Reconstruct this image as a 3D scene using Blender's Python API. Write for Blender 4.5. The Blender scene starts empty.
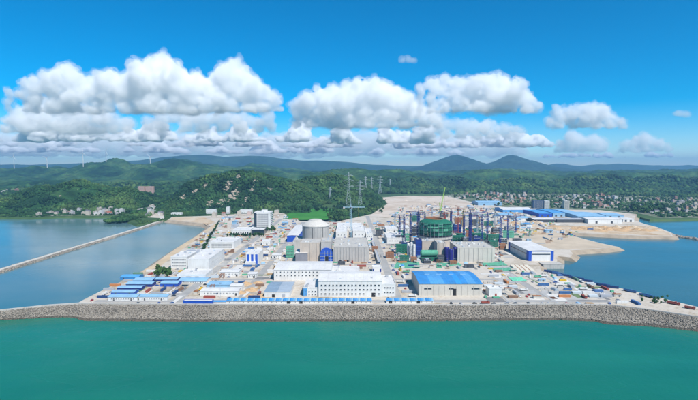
import bpy, bmesh, math, random
import numpy as np
from mathutils import Vector, Matrix

# ================================================================== camera, sky, sun, exposure
S = bpy.context.scene
COL = S.collection
F, CX, CY, HZ, CAMH = 463.0, 349.0, 200.0, 166.0, 145.0      # focal length, centre, horizon in photo pixels; drone height
PITCH = math.atan((CY - HZ) / F)
cam_d = bpy.data.cameras.new('camera')
cam = bpy.data.objects.new('camera', cam_d); COL.objects.link(cam)
cam.location = (0, 0, CAMH)
cam.rotation_euler = (math.pi / 2 - PITCH, 0, 0)
cam_d.sensor_width = 36; cam_d.lens = 36 * F / 698
cam_d.clip_start = 1; cam_d.clip_end = 200000
S.camera = cam
SUN_EL, SUN_AZ = math.radians(50), math.radians(146)         # azimuth clockwise from the view direction
W = bpy.data.worlds.new('World'); S.world = W; W.use_nodes = True
nt = W.node_tree
sky = nt.nodes.new('ShaderNodeTexSky'); sky.sky_type = 'NISHITA'; sky.sun_disc = False
sky.sun_elevation = SUN_EL; sky.sun_rotation = SUN_AZ
sky.altitude = 100; sky.air_density = 0.78; sky.dust_density = 0.0; sky.ozone_density = 5.0
hs = nt.nodes.new('ShaderNodeHueSaturation'); hs.inputs['Saturation'].default_value = 1.6; hs.inputs['Hue'].default_value = .49
bg = nt.nodes['Background']; bg.inputs['Strength'].default_value = 0.116
nt.links.new(sky.outputs[0], hs.inputs['Color']); nt.links.new(hs.outputs[0], bg.inputs[0])
sl = bpy.data.lights.new('sun', 'SUN'); sl.energy = 4.8; sl.angle = math.radians(0.5); sl.color = (1, .96, .9)
so = bpy.data.objects.new('sun', sl); COL.objects.link(so)
sd = Vector((math.sin(SUN_AZ) * math.cos(SUN_EL), math.cos(SUN_AZ) * math.cos(SUN_EL), math.sin(SUN_EL)))
so.rotation_euler = sd.to_track_quat('Z', 'Y').to_euler()
S.view_settings.view_transform = 'Standard'; S.view_settings.look = 'None'
S.view_settings.exposure = 0.34; S.view_settings.gamma = 1.0
S.view_settings.use_curve_mapping = False
S.render.engine = 'CYCLES'
cy = S.cycles
cy.use_denoising = True
cy.max_bounces = 18; cy.diffuse_bounces = 3; cy.glossy_bounces = 3; cy.transmission_bounces = 3
cy.volume_bounces = 18; cy.transparent_max_bounces = 16
cy.sample_clamp_indirect = 8

HAZE = 7.5e-5

# ================================================================== helpers
rng = random.Random(11)
def ray(px, py):
    c, s = math.cos(PITCH), math.sin(PITCH)
    u, v = (px - CX) / F, -(py - CY) / F
    return Vector((u, c + v * s, -s + v * c))
def G(px, py, z=0.0):                      # where the ray through a photo pixel meets height z
    d = ray(px, py); t = (z - CAMH) / d.z
    return Vector((d.x * t, d.y * t, z))
def A(px, py, D):                          # ... or the vertical plane at distance D
    d = ray(px, py); t = D / d.y
    return Vector((d.x * t, D, CAMH + d.z * t))
ZG = 6.0                                   # level of the site platform

MATS = {}
FOOT = []                                  # footprints already taken on the site
def new_mat(name):
    m = bpy.data.materials.new(name); m.use_nodes = True
    MATS[name] = m
    return m, m.node_tree.nodes, m.node_tree.links, m.node_tree.nodes['Principled BSDF']
def rgb(c): return (c[0], c[1], c[2], 1)
def mixnode(n, l, fac, a, b, blend='MIX'):
    x = n.new('ShaderNodeMix'); x.data_type = 'RGBA'; x.blend_type = blend
    for sock, v in ((x.inputs[0], fac), (x.inputs[6], a), (x.inputs[7], b)):
        if isinstance(v, (int, float)): sock.default_value = v
        elif isinstance(v, tuple): sock.default_value = rgb(v)
        else: l.new(v, sock)
    return x.outputs[2]
def noisenode(n, l, scale, detail=4, rough=.6, coord=None, dist=0):
    x = n.new('ShaderNodeTexNoise'); x.inputs['Scale'].default_value = scale
    x.inputs['Detail'].default_value = detail; x.inputs['Roughness'].default_value = rough
    x.inputs['Distortion'].default_value = dist
    if coord is not None: l.new(coord, x.inputs['Vector'])
    return x.outputs['Fac']
def ramp(n, l, fac, *stops):
    r = n.new('ShaderNodeValToRGB'); l.new(fac, r.inputs[0])
    e = r.color_ramp.elements
    while len(e) < len(stops): e.new(.5)
    for k, (p, c) in enumerate(stops):
        e[k].position = p; e[k].color = rgb(c) if isinstance(c, tuple) else (c, c, c, 1)
    return r.outputs[0]
def position(n): return n.new('ShaderNodeNewGeometry').outputs['Position']
def mat(name, col, rough=.7, var=.12, scale=.15, metal=0, island=0, bump=0, bscale=1.0, dirt=None):
    """weathered paint, metal, concrete: one colour, uneven by a world-space noise, streaked with dirt"""
    if name in MATS: return MATS[name]
    m, n, l, b = new_mat(name)
    p = position(n)
    f = noisenode(n, l, scale, 6, .65, p)
    lo = tuple(c * (1 - var) for c in col); hi = tuple(min(1, c * (1 + var * .7)) for c in col)
    c = ramp(n, l, f, (.3, lo), (.7, hi))
    if dirt:
        mp = n.new('ShaderNodeMapping'); mp.inputs['Scale'].default_value = (1, 1, .12); l.new(p, mp.inputs[0])
        f2 = noisenode(n, l, .55, 5, .7, mp.outputs[0])
        r2 = ramp(n, l, f2, (.48, 0.0), (.75, 0.55))
        c = mixnode(n, l, r2, c, dirt)
    if island:
        g = n.new('ShaderNodeNewGeometry')
        k = ramp(n, l, g.outputs['Random Per Island'], (0, 1 - island), (1, 1 + island))
        c = mixnode(n, l, 1.0, c, k, 'MULTIPLY')
    l.new(c, b.inputs['Base Color'])
    b.inputs['Roughness'].default_value = rough; b.inputs['Metallic'].default_value = metal
    b.inputs['Specular IOR Level'].default_value = .3
    if bump:
        f3 = noisenode(n, l, bscale, 5, .7, p)
        bn = n.new('ShaderNodeBump'); bn.inputs['Strength'].default_value = bump; bn.inputs['Distance'].default_value = .3 / bscale
        l.new(f3, bn.inputs['Height']); l.new(bn.outputs[0], b.inputs['Normal'])
    return m

class MB:
    """collects boxes, tubes and sheets into one mesh"""
    def __init__(s): s.v, s.f, s.m = [], [], []
    def add(s, vs, fs, mi=0):
        o = len(s.v); s.v.extend(tuple(v) for v in vs)
        for f in fs: s.f.append(tuple(o + i for i in f)); s.m.append(mi)
        return s
    def box(s, x0, x1, y0, y1, z0, z1, mi=0):
        s.add([(x0,y0,z0),(x1,y0,z0),(x1,y1,z0),(x0,y1,z0),(x0,y0,z1),(x1,y0,z1),(x1,y1,z1),(x0,y1,z1)],
              [(0,3,2,1),(4,5,6,7),(0,1,5,4),(1,2,6,5),(2,3,7,6),(3,0,4,7)], mi); return s
    def quad(s, *p, mi=0): s.add(p, [tuple(range(len(p)))], mi); return s
    def tube(s, p, q, r, n=4, r2=None, mi=0, cap=True):
        p, q = Vector(p), Vector(q); d = (q - p)
        if d.length < 1e-6: return s
        d.normalize(); a = d.orthogonal().normalized(); b = d.cross(a); r2 = r if r2 is None else r2
        vs = []
        for (c, rr) in ((p, r), (q, r2)):
            for k in range(n):
                t = 2 * math.pi * (k + .5) / n
                vs.append(c + (a * math.cos(t) + b * math.sin(t)) * rr)
        fs = [(k, (k + 1) % n, n + (k + 1) % n, n + k) for k in range(n)]
        if cap: fs += [tuple(range(n - 1, -1, -1)), tuple(range(n, 2 * n))]
        s.add(vs, fs, mi); return s
    def lathe(s, prof, n=48, mi=0, cx=0, cy=0):
        vs = [(cx + r * math.cos(2*math.pi*k/n), cy + r * math.sin(2*math.pi*k/n), z) for r, z in prof for k in range(n)]
        fs = [(i*n + k, i*n + (k+1) % n, (i+1)*n + (k+1) % n, (i+1)*n + k) for i in range(len(prof)-1) for k in range(n)]
        s.add(vs, fs, mi); return s
    def mesh(s, name, mats, smooth=False):
        me = bpy.data.meshes.new(name); me.from_pydata(s.v, [], s.f)
        for m in (mats if isinstance(mats, (list, tuple)) else [mats]): me.materials.append(m)
        if len(me.materials) > 1: me.polygons.foreach_set('material_index', s.m)
        if smooth: me.polygons.foreach_set('use_smooth', [True] * len(s.f))
        me.update(); return me
    def build(s, name, mats, parent=None, loc=(0,0,0), smooth=False):
        return link(name, s.mesh(name, mats, smooth), parent, loc)
def link(name, me, parent=None, loc=(0,0,0), rz=0):
    o = bpy.data.objects.new(name, me); COL.objects.link(o); o.location = loc; o.rotation_euler = (0, 0, rz)
    if parent is not None: o.parent = parent
    return o
def tag(o, label=None, cat=None, group=None, kind=None):
    if label: o['label'] = label
    if cat: o['category'] = cat
    if group: o['group'] = group
    if kind: o['kind'] = kind
    return o
def thing(name, label, cat, loc=(0,0,0), rz=0, group=None):
    return tag(link(name, None, None, loc, rz), label, cat, group)
KIDS = {}
def kids(o):
    if o.name not in KIDS: KIDS[o.name] = [c for c in bpy.data.objects if c.parent == o]
    return KIDS[o.name]
def dup(o, loc, rz=0, label=None, group=None, scale=None, parent=None, swap=None):
    c = o.copy(); COL.objects.link(c); c.parent = parent
    if parent is None: c.location = loc; c.rotation_euler = (0, 0, rz)
    if scale: c.scale = (scale,) * 3 if isinstance(scale, (int, float)) else scale
    if label: c['label'] = label
    if group: c['group'] = group
    for ch in kids(o): dup(ch, None, parent=c, swap=swap)
    if swap and c.type == 'MESH' and c.data.name in swap: c.data = swap[c.data.name]
    return c
def np_mesh(name, V, Fc, mats, smooth=False):
    me = bpy.data.meshes.new(name)
    me.vertices.add(len(V)); me.vertices.foreach_set('co', np.asarray(V, np.float32).ravel())
    k = Fc.shape[1]
    me.loops.add(Fc.size); me.loops.foreach_set('vertex_index', Fc.astype(np.int32).ravel())
    me.polygons.add(len(Fc)); me.polygons.foreach_set('loop_start', np.arange(0, Fc.size, k, dtype=np.int32))
    me.polygons.foreach_set('loop_total', np.full(len(Fc), k, np.int32))
    for m in (mats if isinstance(mats, (list, tuple)) else [mats]): me.materials.append(m)
    if smooth: me.polygons.foreach_set('use_smooth', np.ones(len(Fc), bool))
    me.update(calc_edges=True); return me

# value noise, vectorised
_P = np.random.RandomState(5).rand(256, 256)
def vnoise(x, y):
    xi, yi = np.floor(x).astype(int), np.floor(y).astype(int)
    fx, fy = x - xi, y - yi
    fx = fx*fx*(3-2*fx); fy = fy*fy*(3-2*fy)
    a = _P[xi & 255, yi & 255]; b = _P[(xi+1) & 255, yi & 255]; c = _P[xi & 255, (yi+1) & 255]; d = _P[(xi+1) & 255, (yi+1) & 255]
    return (a*(1-fx)+b*fx)*(1-fy)+(c*(1-fx)+d*fx)*fy
def fbm(x, y, o=4, g=.5):
    s, a, t = 0, 1, 0
    for k in range(o):
        s = s + a*vnoise(x*2**k + 17.3*k, y*2**k + 9.1*k); t += a; a *= g
    return s/t
def ico(sub=1):
    bm = bmesh.new(); bmesh.ops.create_icosphere(bm, subdivisions=sub, radius=1)
    V = np.array([v.co[:] for v in bm.verts]); Fc = np.array([[v.index for v in f.verts] for f in bm.faces]); bm.free()
    return V, Fc
def lumps(name, P, R, mats, sub=1, jit=.25, squash=(1, 1, 1), seed=0, smooth=False):
    """many jittered little solids (crowns, stones) as one mesh"""
    rs = np.random.RandomState(seed); V, Fc = ico(sub); n = len(P)
    J = 1 + jit*(rs.rand(n, len(V), 1)*2-1)
    a = rs.rand(n)*6.283; c, s = np.cos(a), np.sin(a)
    U = V[None]*J*np.asarray(squash)[None, None]
    X = U[:, :, 0]*c[:, None]-U[:, :, 1]*s[:, None]; Y = U[:, :, 0]*s[:, None]+U[:, :, 1]*c[:, None]
    R = np.asarray(R).reshape(n, 1, -1)
    Q = np.stack([X, Y, U[:, :, 2]], -1)*R + np.asarray(P)[:, None]
    FF = Fc[None] + (np.arange(n)*len(V))[:, None, None]
    return np_mesh(name, Q.reshape(-1, 3), FF.reshape(-1, 3), mats, smooth)
def poly_sheet(name, pts, mats, z, skirt=None, kind='structure'):
    """a level sheet with an outline, its rim sloping down like a bank where skirt = (out, down)"""
    bm = bmesh.new()
    vs = [bm.verts.new((p[0], p[1], z)) for p in pts]
    f = bm.faces.new(vs); f.normal_update()
    if f.normal.z < 0: f.normal_flip()
    if skirt:
        ar = sum(pts[i-1][0]*pts[i][1]-pts[i][0]*pts[i-1][1] for i in range(len(pts)))
        sg = 1 if ar > 0 else -1
        lo = []
        for i, p in enumerate(pts):
            a, b = Vector(pts[i-1][:2]), Vector(pts[(i+1) % len(pts)][:2])
            t = (b-a).normalized(); nn = Vector((t.y, -t.x))*sg
            lo.append(bm.verts.new((p[0]+nn.x*skirt[0], p[1]+nn.y*skirt[0], z-skirt[1])))
        for i in range(len(pts)):
            j = (i+1) % len(pts); g = bm.faces.new((vs[i], vs[j], lo[j], lo[i]))
            g.normal_update(); g.material_index = 1 if isinstance(mats, (list, tuple)) and len(mats) > 1 else 0
    bmesh.ops.triangulate(bm, faces=[f])
    me = bpy.data.meshes.new(name); bm.to_mesh(me); bm.free()
    for m in (mats if isinstance(mats, (list, tuple)) else [mats]): me.materials.append(m)
    return tag(link(name, me), kind=kind)
def lerp_list(L, x):
    xs = [p[0] for p in L]; return float(np.interp(x, xs, [p[1] for p in L]))
def inside(poly, x, y):
    r = False; n = len(poly); j = n-1
    for i in range(n):
        xi, yi = poly[i]; xj, yj = poly[j]
        if (yi > y) != (yj > y) and x < (xj-xi)*(y-yi)/(yj-yi)+xi: r = not r
        j = i
    return r

# ================================================================== materials of the setting
def water_mat(name, col, col2, scale, rough, bump=.25, streak=(1, 1, 1)):
    m, n, l, b = new_mat(name); p = position(n)
    mp = n.new('ShaderNodeMapping'); mp.inputs['Scale'].default_value = streak; l.new(p, mp.inputs[0])
    f = noisenode(n, l, scale, 4, .55, mp.outputs[0], .6)
    l.new(ramp(n, l, f, (.32, col), (.68, col2)), b.inputs['Base Color'])
    f3 = noisenode(n, l, scale*2.3, 3, .5, mp.outputs[0])
    l.new(ramp(n, l, f3, (.35, rough*.75), (.7, rough*1.4)), b.inputs['Roughness'])
    b.inputs['IOR'].default_value = 1.33
    w1 = noisenode(n, l, .35, 3, .6, p); w2 = noisenode(n, l, .06, 3, .6, p)
    a = n.new('ShaderNodeMath'); a.operation = 'MULTIPLY_ADD'; l.new(w2, a.inputs[0]); a.inputs[1].default_value = 3; l.new(w1, a.inputs[2])
    bn = n.new('ShaderNodeBump'); bn.inputs['Strength'].default_value = bump; bn.inputs['Distance'].default_value = .5
    l.new(a.outputs[0], bn.inputs['Height']); l.new(bn.outputs[0], b.inputs['Normal'])
    return m
M_SEA = water_mat('sea_water', (.005, .125, .084), (.012, .172, .108), .005, .24, .3, (.6, 1.6, 1))
M_LAG = water_mat('lagoon_water', (.05, .155, .18), (.13, .20, .20), .0035, .12, .08, (.55, 1.3, 1))
M_BAY = water_mat('bay_water', (.03, .108, .13), (.05, .135, .15), .004, .16, .12, (.7, 1.5, 1))

def ground_mat(name, stops, s1, s2, rough=.9):
    m, n, l, b = new_mat(name); p = position(n)
    f1 = noisenode(n, l, s1, 6, .62, p, .5); f2 = noisenode(n, l, s2, 5, .7, p)
    mx = n.new('ShaderNodeMath'); mx.operation = 'MULTIPLY_ADD'; l.new(f2, mx.inputs[0]); mx.inputs[1].default_value = .45
    ad = n.new('ShaderNodeMath'); ad.operation = 'SUBTRACT'; l.new(f1, ad.inputs[0]); ad.inputs[1].default_value = .22
    l.new(ad.outputs[0], mx.inputs[2])
    l.new(ramp(n, l, mx.outputs[0], *stops), b.inputs['Base Color'])
    b.inputs['Roughness'].default_value = rough; b.inputs['Specular IOR Level'].default_value = .15
    bn = n.new('ShaderNodeBump'); bn.inputs['Strength'].default_value = .4; bn.inputs['Distance'].default_value = 1
    l.new(f2, bn.inputs['Height']); l.new(bn.outputs[0], b.inputs['Normal'])
    return m
M_SITE = ground_mat('bare_site_ground', [(.26, (.20, .17, .13)), (.37, (.37, .31, .23)), (.46, (.48, .425, .35)), (.58, (.54, .49, .42)), (.66, (.45, .375, .285)), (.78, (.29, .24, .175))], .018, .22)
M_SAND = ground_mat('sand', [(.34, (.38, .26, .15)), (.5, (.50, .38, .25)), (.64, (.55, .46, .35))], .02, .2)
M_PALE = ground_mat('pale_graded_earth', [(.34, (.40, .31, .23)), (.48, (.52, .43, .34)), (.6, (.57, .49, .41)), (.7, (.42, .34, .25))], .006, .05)
M_GREENLAND = ground_mat('grass_land', [(.25, (.028, .06, .02)), (.45, (.045, .09, .03)), (.6, (.07, .12, .04)), (.8, (.12, .13, .06))], .004, .05)
M_LAWN = ground_mat('lawn', [(.3, (.035, .15, .02)), (.6, (.05, .21, .03)), (.8, (.08, .22, .04))], .02, .2)
M_TOWNGROUND = ground_mat('town_ground', [(.34, (.05, .09, .035)), (.5, (.12, .15, .08)), (.64, (.30, .28, .24))], .02, .1)
M_ROAD = mat('road_concrete', (.34, .33, .31), .85, .15, .08)
M_ASPH = mat('asphalt', (.10, .10, .10), .85, .2, .1)
M_STONE = mat('riprap_stone', (.255, .225, .185), .9, .25, .03, island=.3)
M_STONED = mat('wet_stone', (.10, .085, .065), .7, .2, .3, island=.3)
M_CONC = mat('concrete', (.46, .44, .40), .85, .14, .12, dirt=(.28, .26, .23))
M_ROCK = mat('granite_outcrop', (.33, .275, .21), .9, .25, .1, island=.25)
def forest_mat(name, lo, mid, hi, s1, s2, bump):
    m, n, l, b = new_mat(name); p = position(n)
    f = noisenode(n, l, s1, 6, .65, p); g = n.new('ShaderNodeNewGeometry')
    c = ramp(n, l, f, (.38, lo), (.5, mid), (.64, hi))
    f2 = noisenode(n, l, s2, 4, .75, p)
    c = mixnode(n, l, 1.0, c, ramp(n, l, f2, (.36, .55), (.64, 1.4)), 'MULTIPLY')
    k = ramp(n, l, g.outputs['Random Per Island'], (0, .72), (1, 1.28))
    c = mixnode(n, l, 1.0, c, k, 'MULTIPLY')
    l.new(c, b.inputs['Base Color']); b.inputs['Roughness'].default_value = .8; b.inputs['Specular IOR Level'].default_value = .15
    if bump:
        bn = n.new('ShaderNodeBump'); bn.inputs['Strength'].default_value = 1; bn.inputs['Distance'].default_value = bump
        l.new(f2, bn.inputs['Height']); l.new(bn.outputs[0], b.inputs['Normal'])
    return m
M_CANOPY = forest_mat('forest_leaves', (.010, .034, .012), (.024, .066, .018), (.066, .115, .03), .0055, .02, 0)
M_HILL = forest_mat('wooded_hill', (.009, .032, .012), (.023, .068, .02), (.068, .125, .036), .0028, .018, 14)
M_MOUNT = forest_mat('far_mountain', (.010, .03, .016), (.018, .045, .022), (.032, .06, .026), .0012, .008, 30)
M_TRUNK = mat('bark', (.09, .07, .05), .9, .2, 1)

# ================================================================== water
sea = MB().quad((-19000, -3000, 0), (19000, -3000, 0), (19000, 18500, 0), (-19000, 18500, 0)).build('sea', M_SEA)
tag(sea, 'green sea in front of the stone seawall', kind='structure')

# seawall lines in photo pixels: front edge of the crest, and the waterline
TOP = [(-140, 327), (-60, 318), (0, 311), (45, 306.3), (80, 304), (130, 304.6), (300, 305.5), (450, 305.6), (560, 304.6), (610, 305.6), (640, 309), (698, 317.3), (760, 326), (850, 340)]
LOW = [(-140, 332), (-60, 325), (0, 320), (50, 317.3), (72, 317), (85, 320.3), (200, 321.3), (450, 320.6), (560, 319.6), (595, 321), (606, 323.8), (650, 326), (698, 331.3), (760, 340), (850, 356)]
ZT = 7.6
def wall_top(px): return G(px, lerp_list(TOP, px), ZT)
def wall_low(px): return G(px, lerp_list(LOW, px), 0)
BACK = [wall_top(x) + Vector((0, 4, 0)) for x in range(-140, 851, 10)]
lag = [(p.x, p.y+4) for p in BACK if p.x < 20]
lagoon = poly_sheet('lagoon', [(-6000, lag[0][1])] + lag + [(20, 1900), (-6000, 1900)], M_LAG, .25)
bayl = [(p.x, p.y+4) for p in BACK if p.x > 19]
bay = poly_sheet('bay', [(20, 1900)] + bayl + [(6000, bayl[-1][1]), (6000, 1900)], M_BAY, .25)

# ================================================================== land
site_px = [(76, 304), (84, 299.5), (100, 291.5), (120, 282), (140, 272), (152, 265.5), (165, 256), (180, 246), (195, 237), (206, 229.5), (210, 226), (204, 223.4),
           (185, 221.6), (168, 219.8), (172, 217), (205, 216), (240, 214), (283, 213), (300, 221), (336, 222), (372, 214), (388, 203.5), (381, 197.5), (405, 195.6), (448, 196),
           (475, 203), (505, 207), (545, 209), (600, 210), (636, 214), (634, 220), (645, 224), (657, 227), (671, 232.5), (673, 236.2), (662, 235.6), (640, 235.6), (600, 233.8), (564, 232.3),
           (577, 237), (600, 243), (618, 246.8), (600, 248.6), (570, 250.4), (573, 253.5), (570, 257.3), (557.5, 256), (557, 262), (538.5, 262.6), (541, 270.6), (556, 272.4), (575, 277), (600, 284), (620, 288), (640, 292.5),
           (665, 299), (698, 307), (760, 320), (850, 335)]
site_pts = [tuple(G(x, y, ZG)[:2]) for x, y in site_px] + [tuple((wall_top(x) + Vector((0, 3, 0)))[:2]) for x in range(850, 76, -12)]
site = poly_sheet('site_ground', site_pts, [M_SITE, mat('earth_bank', (.34, .275, .20), .95, .25, .06)], ZG, (15, 8))
main_px = [(-250, 216), (-100, 216.3), (0, 217.3), (30, 217.8), (60, 216.6), (90, 216.8), (120, 216.2), (127, 217), (130, 221.5), (138, 224.3), (150, 222.3), (162, 220.2), (170, 219)]
main_r = [(640, 217), (650, 219.8), (672, 219.4), (698, 218.7), (800, 218)]
Z_M = 4.5
main_pts = [(-18000, 1320)] + [tuple(G(x, y, Z_M)[:2]) for x, y in main_px] + [tuple(G(x, y, Z_M)[:2]) for x, y in main_r] + [(18000, 1350), (18000, 18000), (-18000, 18000)]
mainland = poly_sheet('mainland', main_pts, M_GREENLAND, Z_M, (8, 6))

def sheet(name, px, m, z=ZG+.02, kind='structure'):
    return poly_sheet(name, [tuple(G(x, y, z)[:2]) for x, y in px], m, z, None, kind)
sheet('earthworks', [(372, 214.5), (388, 204), (382, 198), (405, 196), (447, 196.5), (470, 203.5), (492, 212), (470, 217), (395, 219)], M_PALE)
sheet('sand_strip', [(545, 229), (562, 226), (640, 225.5), (656, 228), (669, 233), (671, 235.5), (640, 235), (600, 233.2), (566, 231.8)], M_SAND, ZG+.03)
sheet('sand_spit', [(520, 236), (545, 230), (562, 232.3), (577, 237.4), (600, 243.3), (616, 246.8), (598, 248.2), (568, 249.6), (545, 248)], mat('pale_sand', (.50, .41, .30), .9, .2, .03), ZG+.03)
sheet('beach', [(169, 219.6), (173, 217.3), (204, 217), (215, 222), (207, 225.5), (203, 223.1), (185, 221.3)], M_SAND, ZG+.03)
sheet('bank_path', [(120, 281.5), (141, 271.8), (153, 265.2), (166, 255.8), (181, 245.8), (196, 236.8), (207, 229.3), (214, 224), (219, 224), (209, 231), (189, 244.5), (175, 255), (160, 266.5)], mat('tan_earth', (.52, .40, .26), .9, .2, .03), ZG+.03)
sheet('town_ground', [(440, 195.8), (470, 192.6), (560, 192.6), (698, 197), (900, 199), (900, 217.3), (698, 217.6), (660, 218.4), (640, 213.5), (600, 209.6), (545, 208.6), (505, 206.6), (476, 202.6)], M_TOWNGROUND, Z_M+.05)
sheet('shore_yard', [(30, 216.8), (60, 215.6), (90, 215.8), (122, 215), (128, 211), (108, 208.5), (60, 210.5), (38, 213.5)], M_TOWNGROUND, Z_M+.05)
sheet('village_yard', [(143, 217), (166, 218.4), (163, 209), (158, 205.5), (148, 207)], M_SITE, Z_M+.05)
sheet('lawn', [(285, 219), (289, 211.5), (300, 208.6), (330, 208.4), (337, 212), (328, 219.6), (300, 220)], M_LAWN, ZG+.25)
# site roads: concrete strips with raised kerbs
def road(name, x0, x1, y0, y1, m=M_ROAD, z=ZG+.06):
    o = MB().quad((x0, y0, z), (x1, y0, z), (x1, y1, z), (x0, y1, z)).build(name, m); tag(o, kind='structure')
    FOOT.append((x0, x1, y0, y1))
    k = MB()
    if x1-x0 < y1-y0:
        for x in (x0, x1): k.box(x-.15, x+.15, y0, y1, ZG, ZG+.18)
    else:
        for y in (y0, y1): k.box(x0, x1, y-.15, y+.15, ZG, ZG+.18)
    k.build('kerb', M_CONC, o); return o
def road_ns(xpx, ypx, y0, y1, w, m=M_ROAD, z=ZG+.06):
    c = G(xpx, ypx, ZG).x; return road('service_road', c-w/2, c+w/2, G(0, y0, ZG).y, G(0, y1, ZG).y, m, z)
def road_ew(x0, x1, y, w, m=M_ROAD, z=ZG+.064):
    p, q = G(x0, y, ZG), G(x1, y, ZG); return road('cross_road', p.x, q.x, p.y-w/2, p.y+w/2, m, z)
for a in ((226, 262, 300, 219, 10), (271, 262, 299, 222, 9), (384, 262, 300, 216, 10), (492, 262, 297, 222, 9)): road_ns(*a)
for a in ((95, 610, 301.2, 9), (150, 530, 276.5+3, 8), (215, 500, 264.6, 8), (225, 545, 243.6, 9), (220, 500, 226, 9)): road_ew(*a)
# cast concrete and dirt pads on the yards
PADM = [mat('pad_pale', (.60, .58, .54), .85, .1, .15), mat('pad_grey', (.40, .39, .37), .85, .14, .15), mat('pad_dark', (.20, .195, .19), .85, .2, .15), mat('pad_tan', (.46, .36, .25), .9, .2, .1), mat('pad_pink', (.52, .43, .36), .9, .15, .1), mat('pad_green', (.14, .20, .09), .9, .25, .2)]
pz = 0
for (poly, n) in (([(484, 300), (490, 266), (535, 273), (556, 275), (612, 290), (600, 302)], 46), ([(392, 268), (388, 205), (470, 205), (540, 214), (503, 268)], 100), ([(275, 264), (283, 223), (380, 223), (388, 268)], 46), ([(180, 297), (176, 268), (205, 234), (283, 226), (268, 298)], 60), ([(96, 302), (140, 276), (178, 272), (182, 302)], 18)):
    xs_ = [p[0] for p in poly]; ys_ = [p[1] for p in poly]
    for _ in range(n):
        while 1:
            x, y = rng.uniform(min(xs_), max(xs_)), rng.uniform(min(ys_), max(ys_))
            if inside(poly, x, y): break
        g = G(x, y, ZG); w, d = rng.choice([(6, 24), (10, 14), (22, 9), (4, 40), (34, 5), (14, 22), (26, 16), (3, 30)]); w *= rng.uniform(.6, 1.2); d *= rng.uniform(.7, 1.5)
        pz += 1; z = ZG+.08+.0045*(pz % 40)
        o = MB().quad((g.x-w/2, g.y-d/2, z), (g.x+w/2, g.y-d/2, z), (g.x+w/2, g.y+d/2, z), (g.x-w/2, g.y+d/2, z)).build('paved_pad', rng.choices(PADM, (4, 4, 2.2, 3, 2, .8))[0]); tag(o, kind='structure')
# ribbon along a line: dam, breakwater, country roads
def ribbon(name, pts, w, z0, z1, side, mats, kind='structure'):
    b = MB(); n = len(pts); row = []
    for i, p in enumerate(pts):
        a, c = pts[max(0, i-1)], pts[min(n-1, i+1)]
        t = (Vector(c)-Vector(a)); t.z = 0; t.normalize(); q = Vector((-t.y, t.x, 0)); p = Vector((p[0], p[1], 0))
        row.append([p-q*(w/2+side)+Vector((0, 0, z0)), p-q*w/2+Vector((0, 0, z1)), p+q*w/2+Vector((0, 0, z1)), p+q*(w/2+side)+Vector((0, 0, z0))])
    for i in range(n-1):
        for k in range(3): b.quad(row[i][k], row[i+1][k], row[i+1][k+1], row[i][k+1], mi=0 if k == 1 else 1)
    return tag(b.build(name, mats), kind=kind)
def dense(px, z, step=4.0):
    out = []
    for (a, b) in zip(px[:-1], px[1:]):
        n = max(1, int(abs(b[0]-a[0])/step))
        out += [G(a[0]+(b[0]-a[0])*k/n, a[1]+(b[1]-a[1])*k/n, z) for k in range(n)]
    return out + [G(*px[-1], z)]
M_PALEROAD = mat('pale_road', (.52, .49, .43), .9, .12, .05)
dam_px = [(-80, 293.5), (0, 269.5), (60, 251.5), (110, 236.5), (140, 227.5), (158, 221.5), (170, 218.3)]
dam_l = dense(dam_px, 3.2)
tag(ribbon('dam_road', dam_l, 7.5, -.6, 3.2, 4.5, [M_PALEROAD, M_STONE]), 'straight pale dam road between the two lagoons')
brk_l = dense([(668, 234), (690, 237.2), (720, 242), (760, 249)], 2.5)
ribbon('breakwater', brk_l, 6, -.6, 2.8, 6, [M_STONE, M_STONE])
ribbon('country_road', [G(x, y, Z_M+.1) for x, y in [(164, 219), (160, 213), (156, 208), (154, 203), (157, 199), (153, 195)]], 16, Z_M-.5, Z_M+.12, 1, [M_PALEROAD, M_PALEROAD])
ribbon('country_road', [G(x, y, Z_M+.1) for x, y in [(136, 213), (141, 208), (150, 205)]], 14, Z_M-.5, Z_M+.14, 1, [M_PALEROAD, M_PALEROAD])
def side_stones(lines, seed, n, w, z, r=1.3):
    rs = np.random.RandomState(seed); P = []
    for k in range(n):
        i = rs.randint(len(lines)-1); f = rs.rand(); a, b = Vector(lines[i]), Vector(lines[i+1]); t = (b-a); t.z = 0; t.normalize()
        s = rs.choice([-1, 1]); u = rs.rand()
        p = a.lerp(b, f) + Vector((-t.y, t.x, 0))*s*(w/2+u*4.5); P.append((p.x, p.y, z*(1-u)-.2*u))
    return lumps('stones', np.array(P), r*(.6+.8*rs.rand(n)), M_STONE, 1, .3, (1, .8, .6), seed)
tag(link('dam_stones', side_stones(dam_l, 3, 2600, 7.5, 3.0)), 'grey armour stones along the dam road banks', kind='stuff')
tag(link('breakwater_stones', side_stones(brk_l, 4, 600, 6, 2.7, 2)), 'armour stones of the small far breakwater', kind='stuff')

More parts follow.
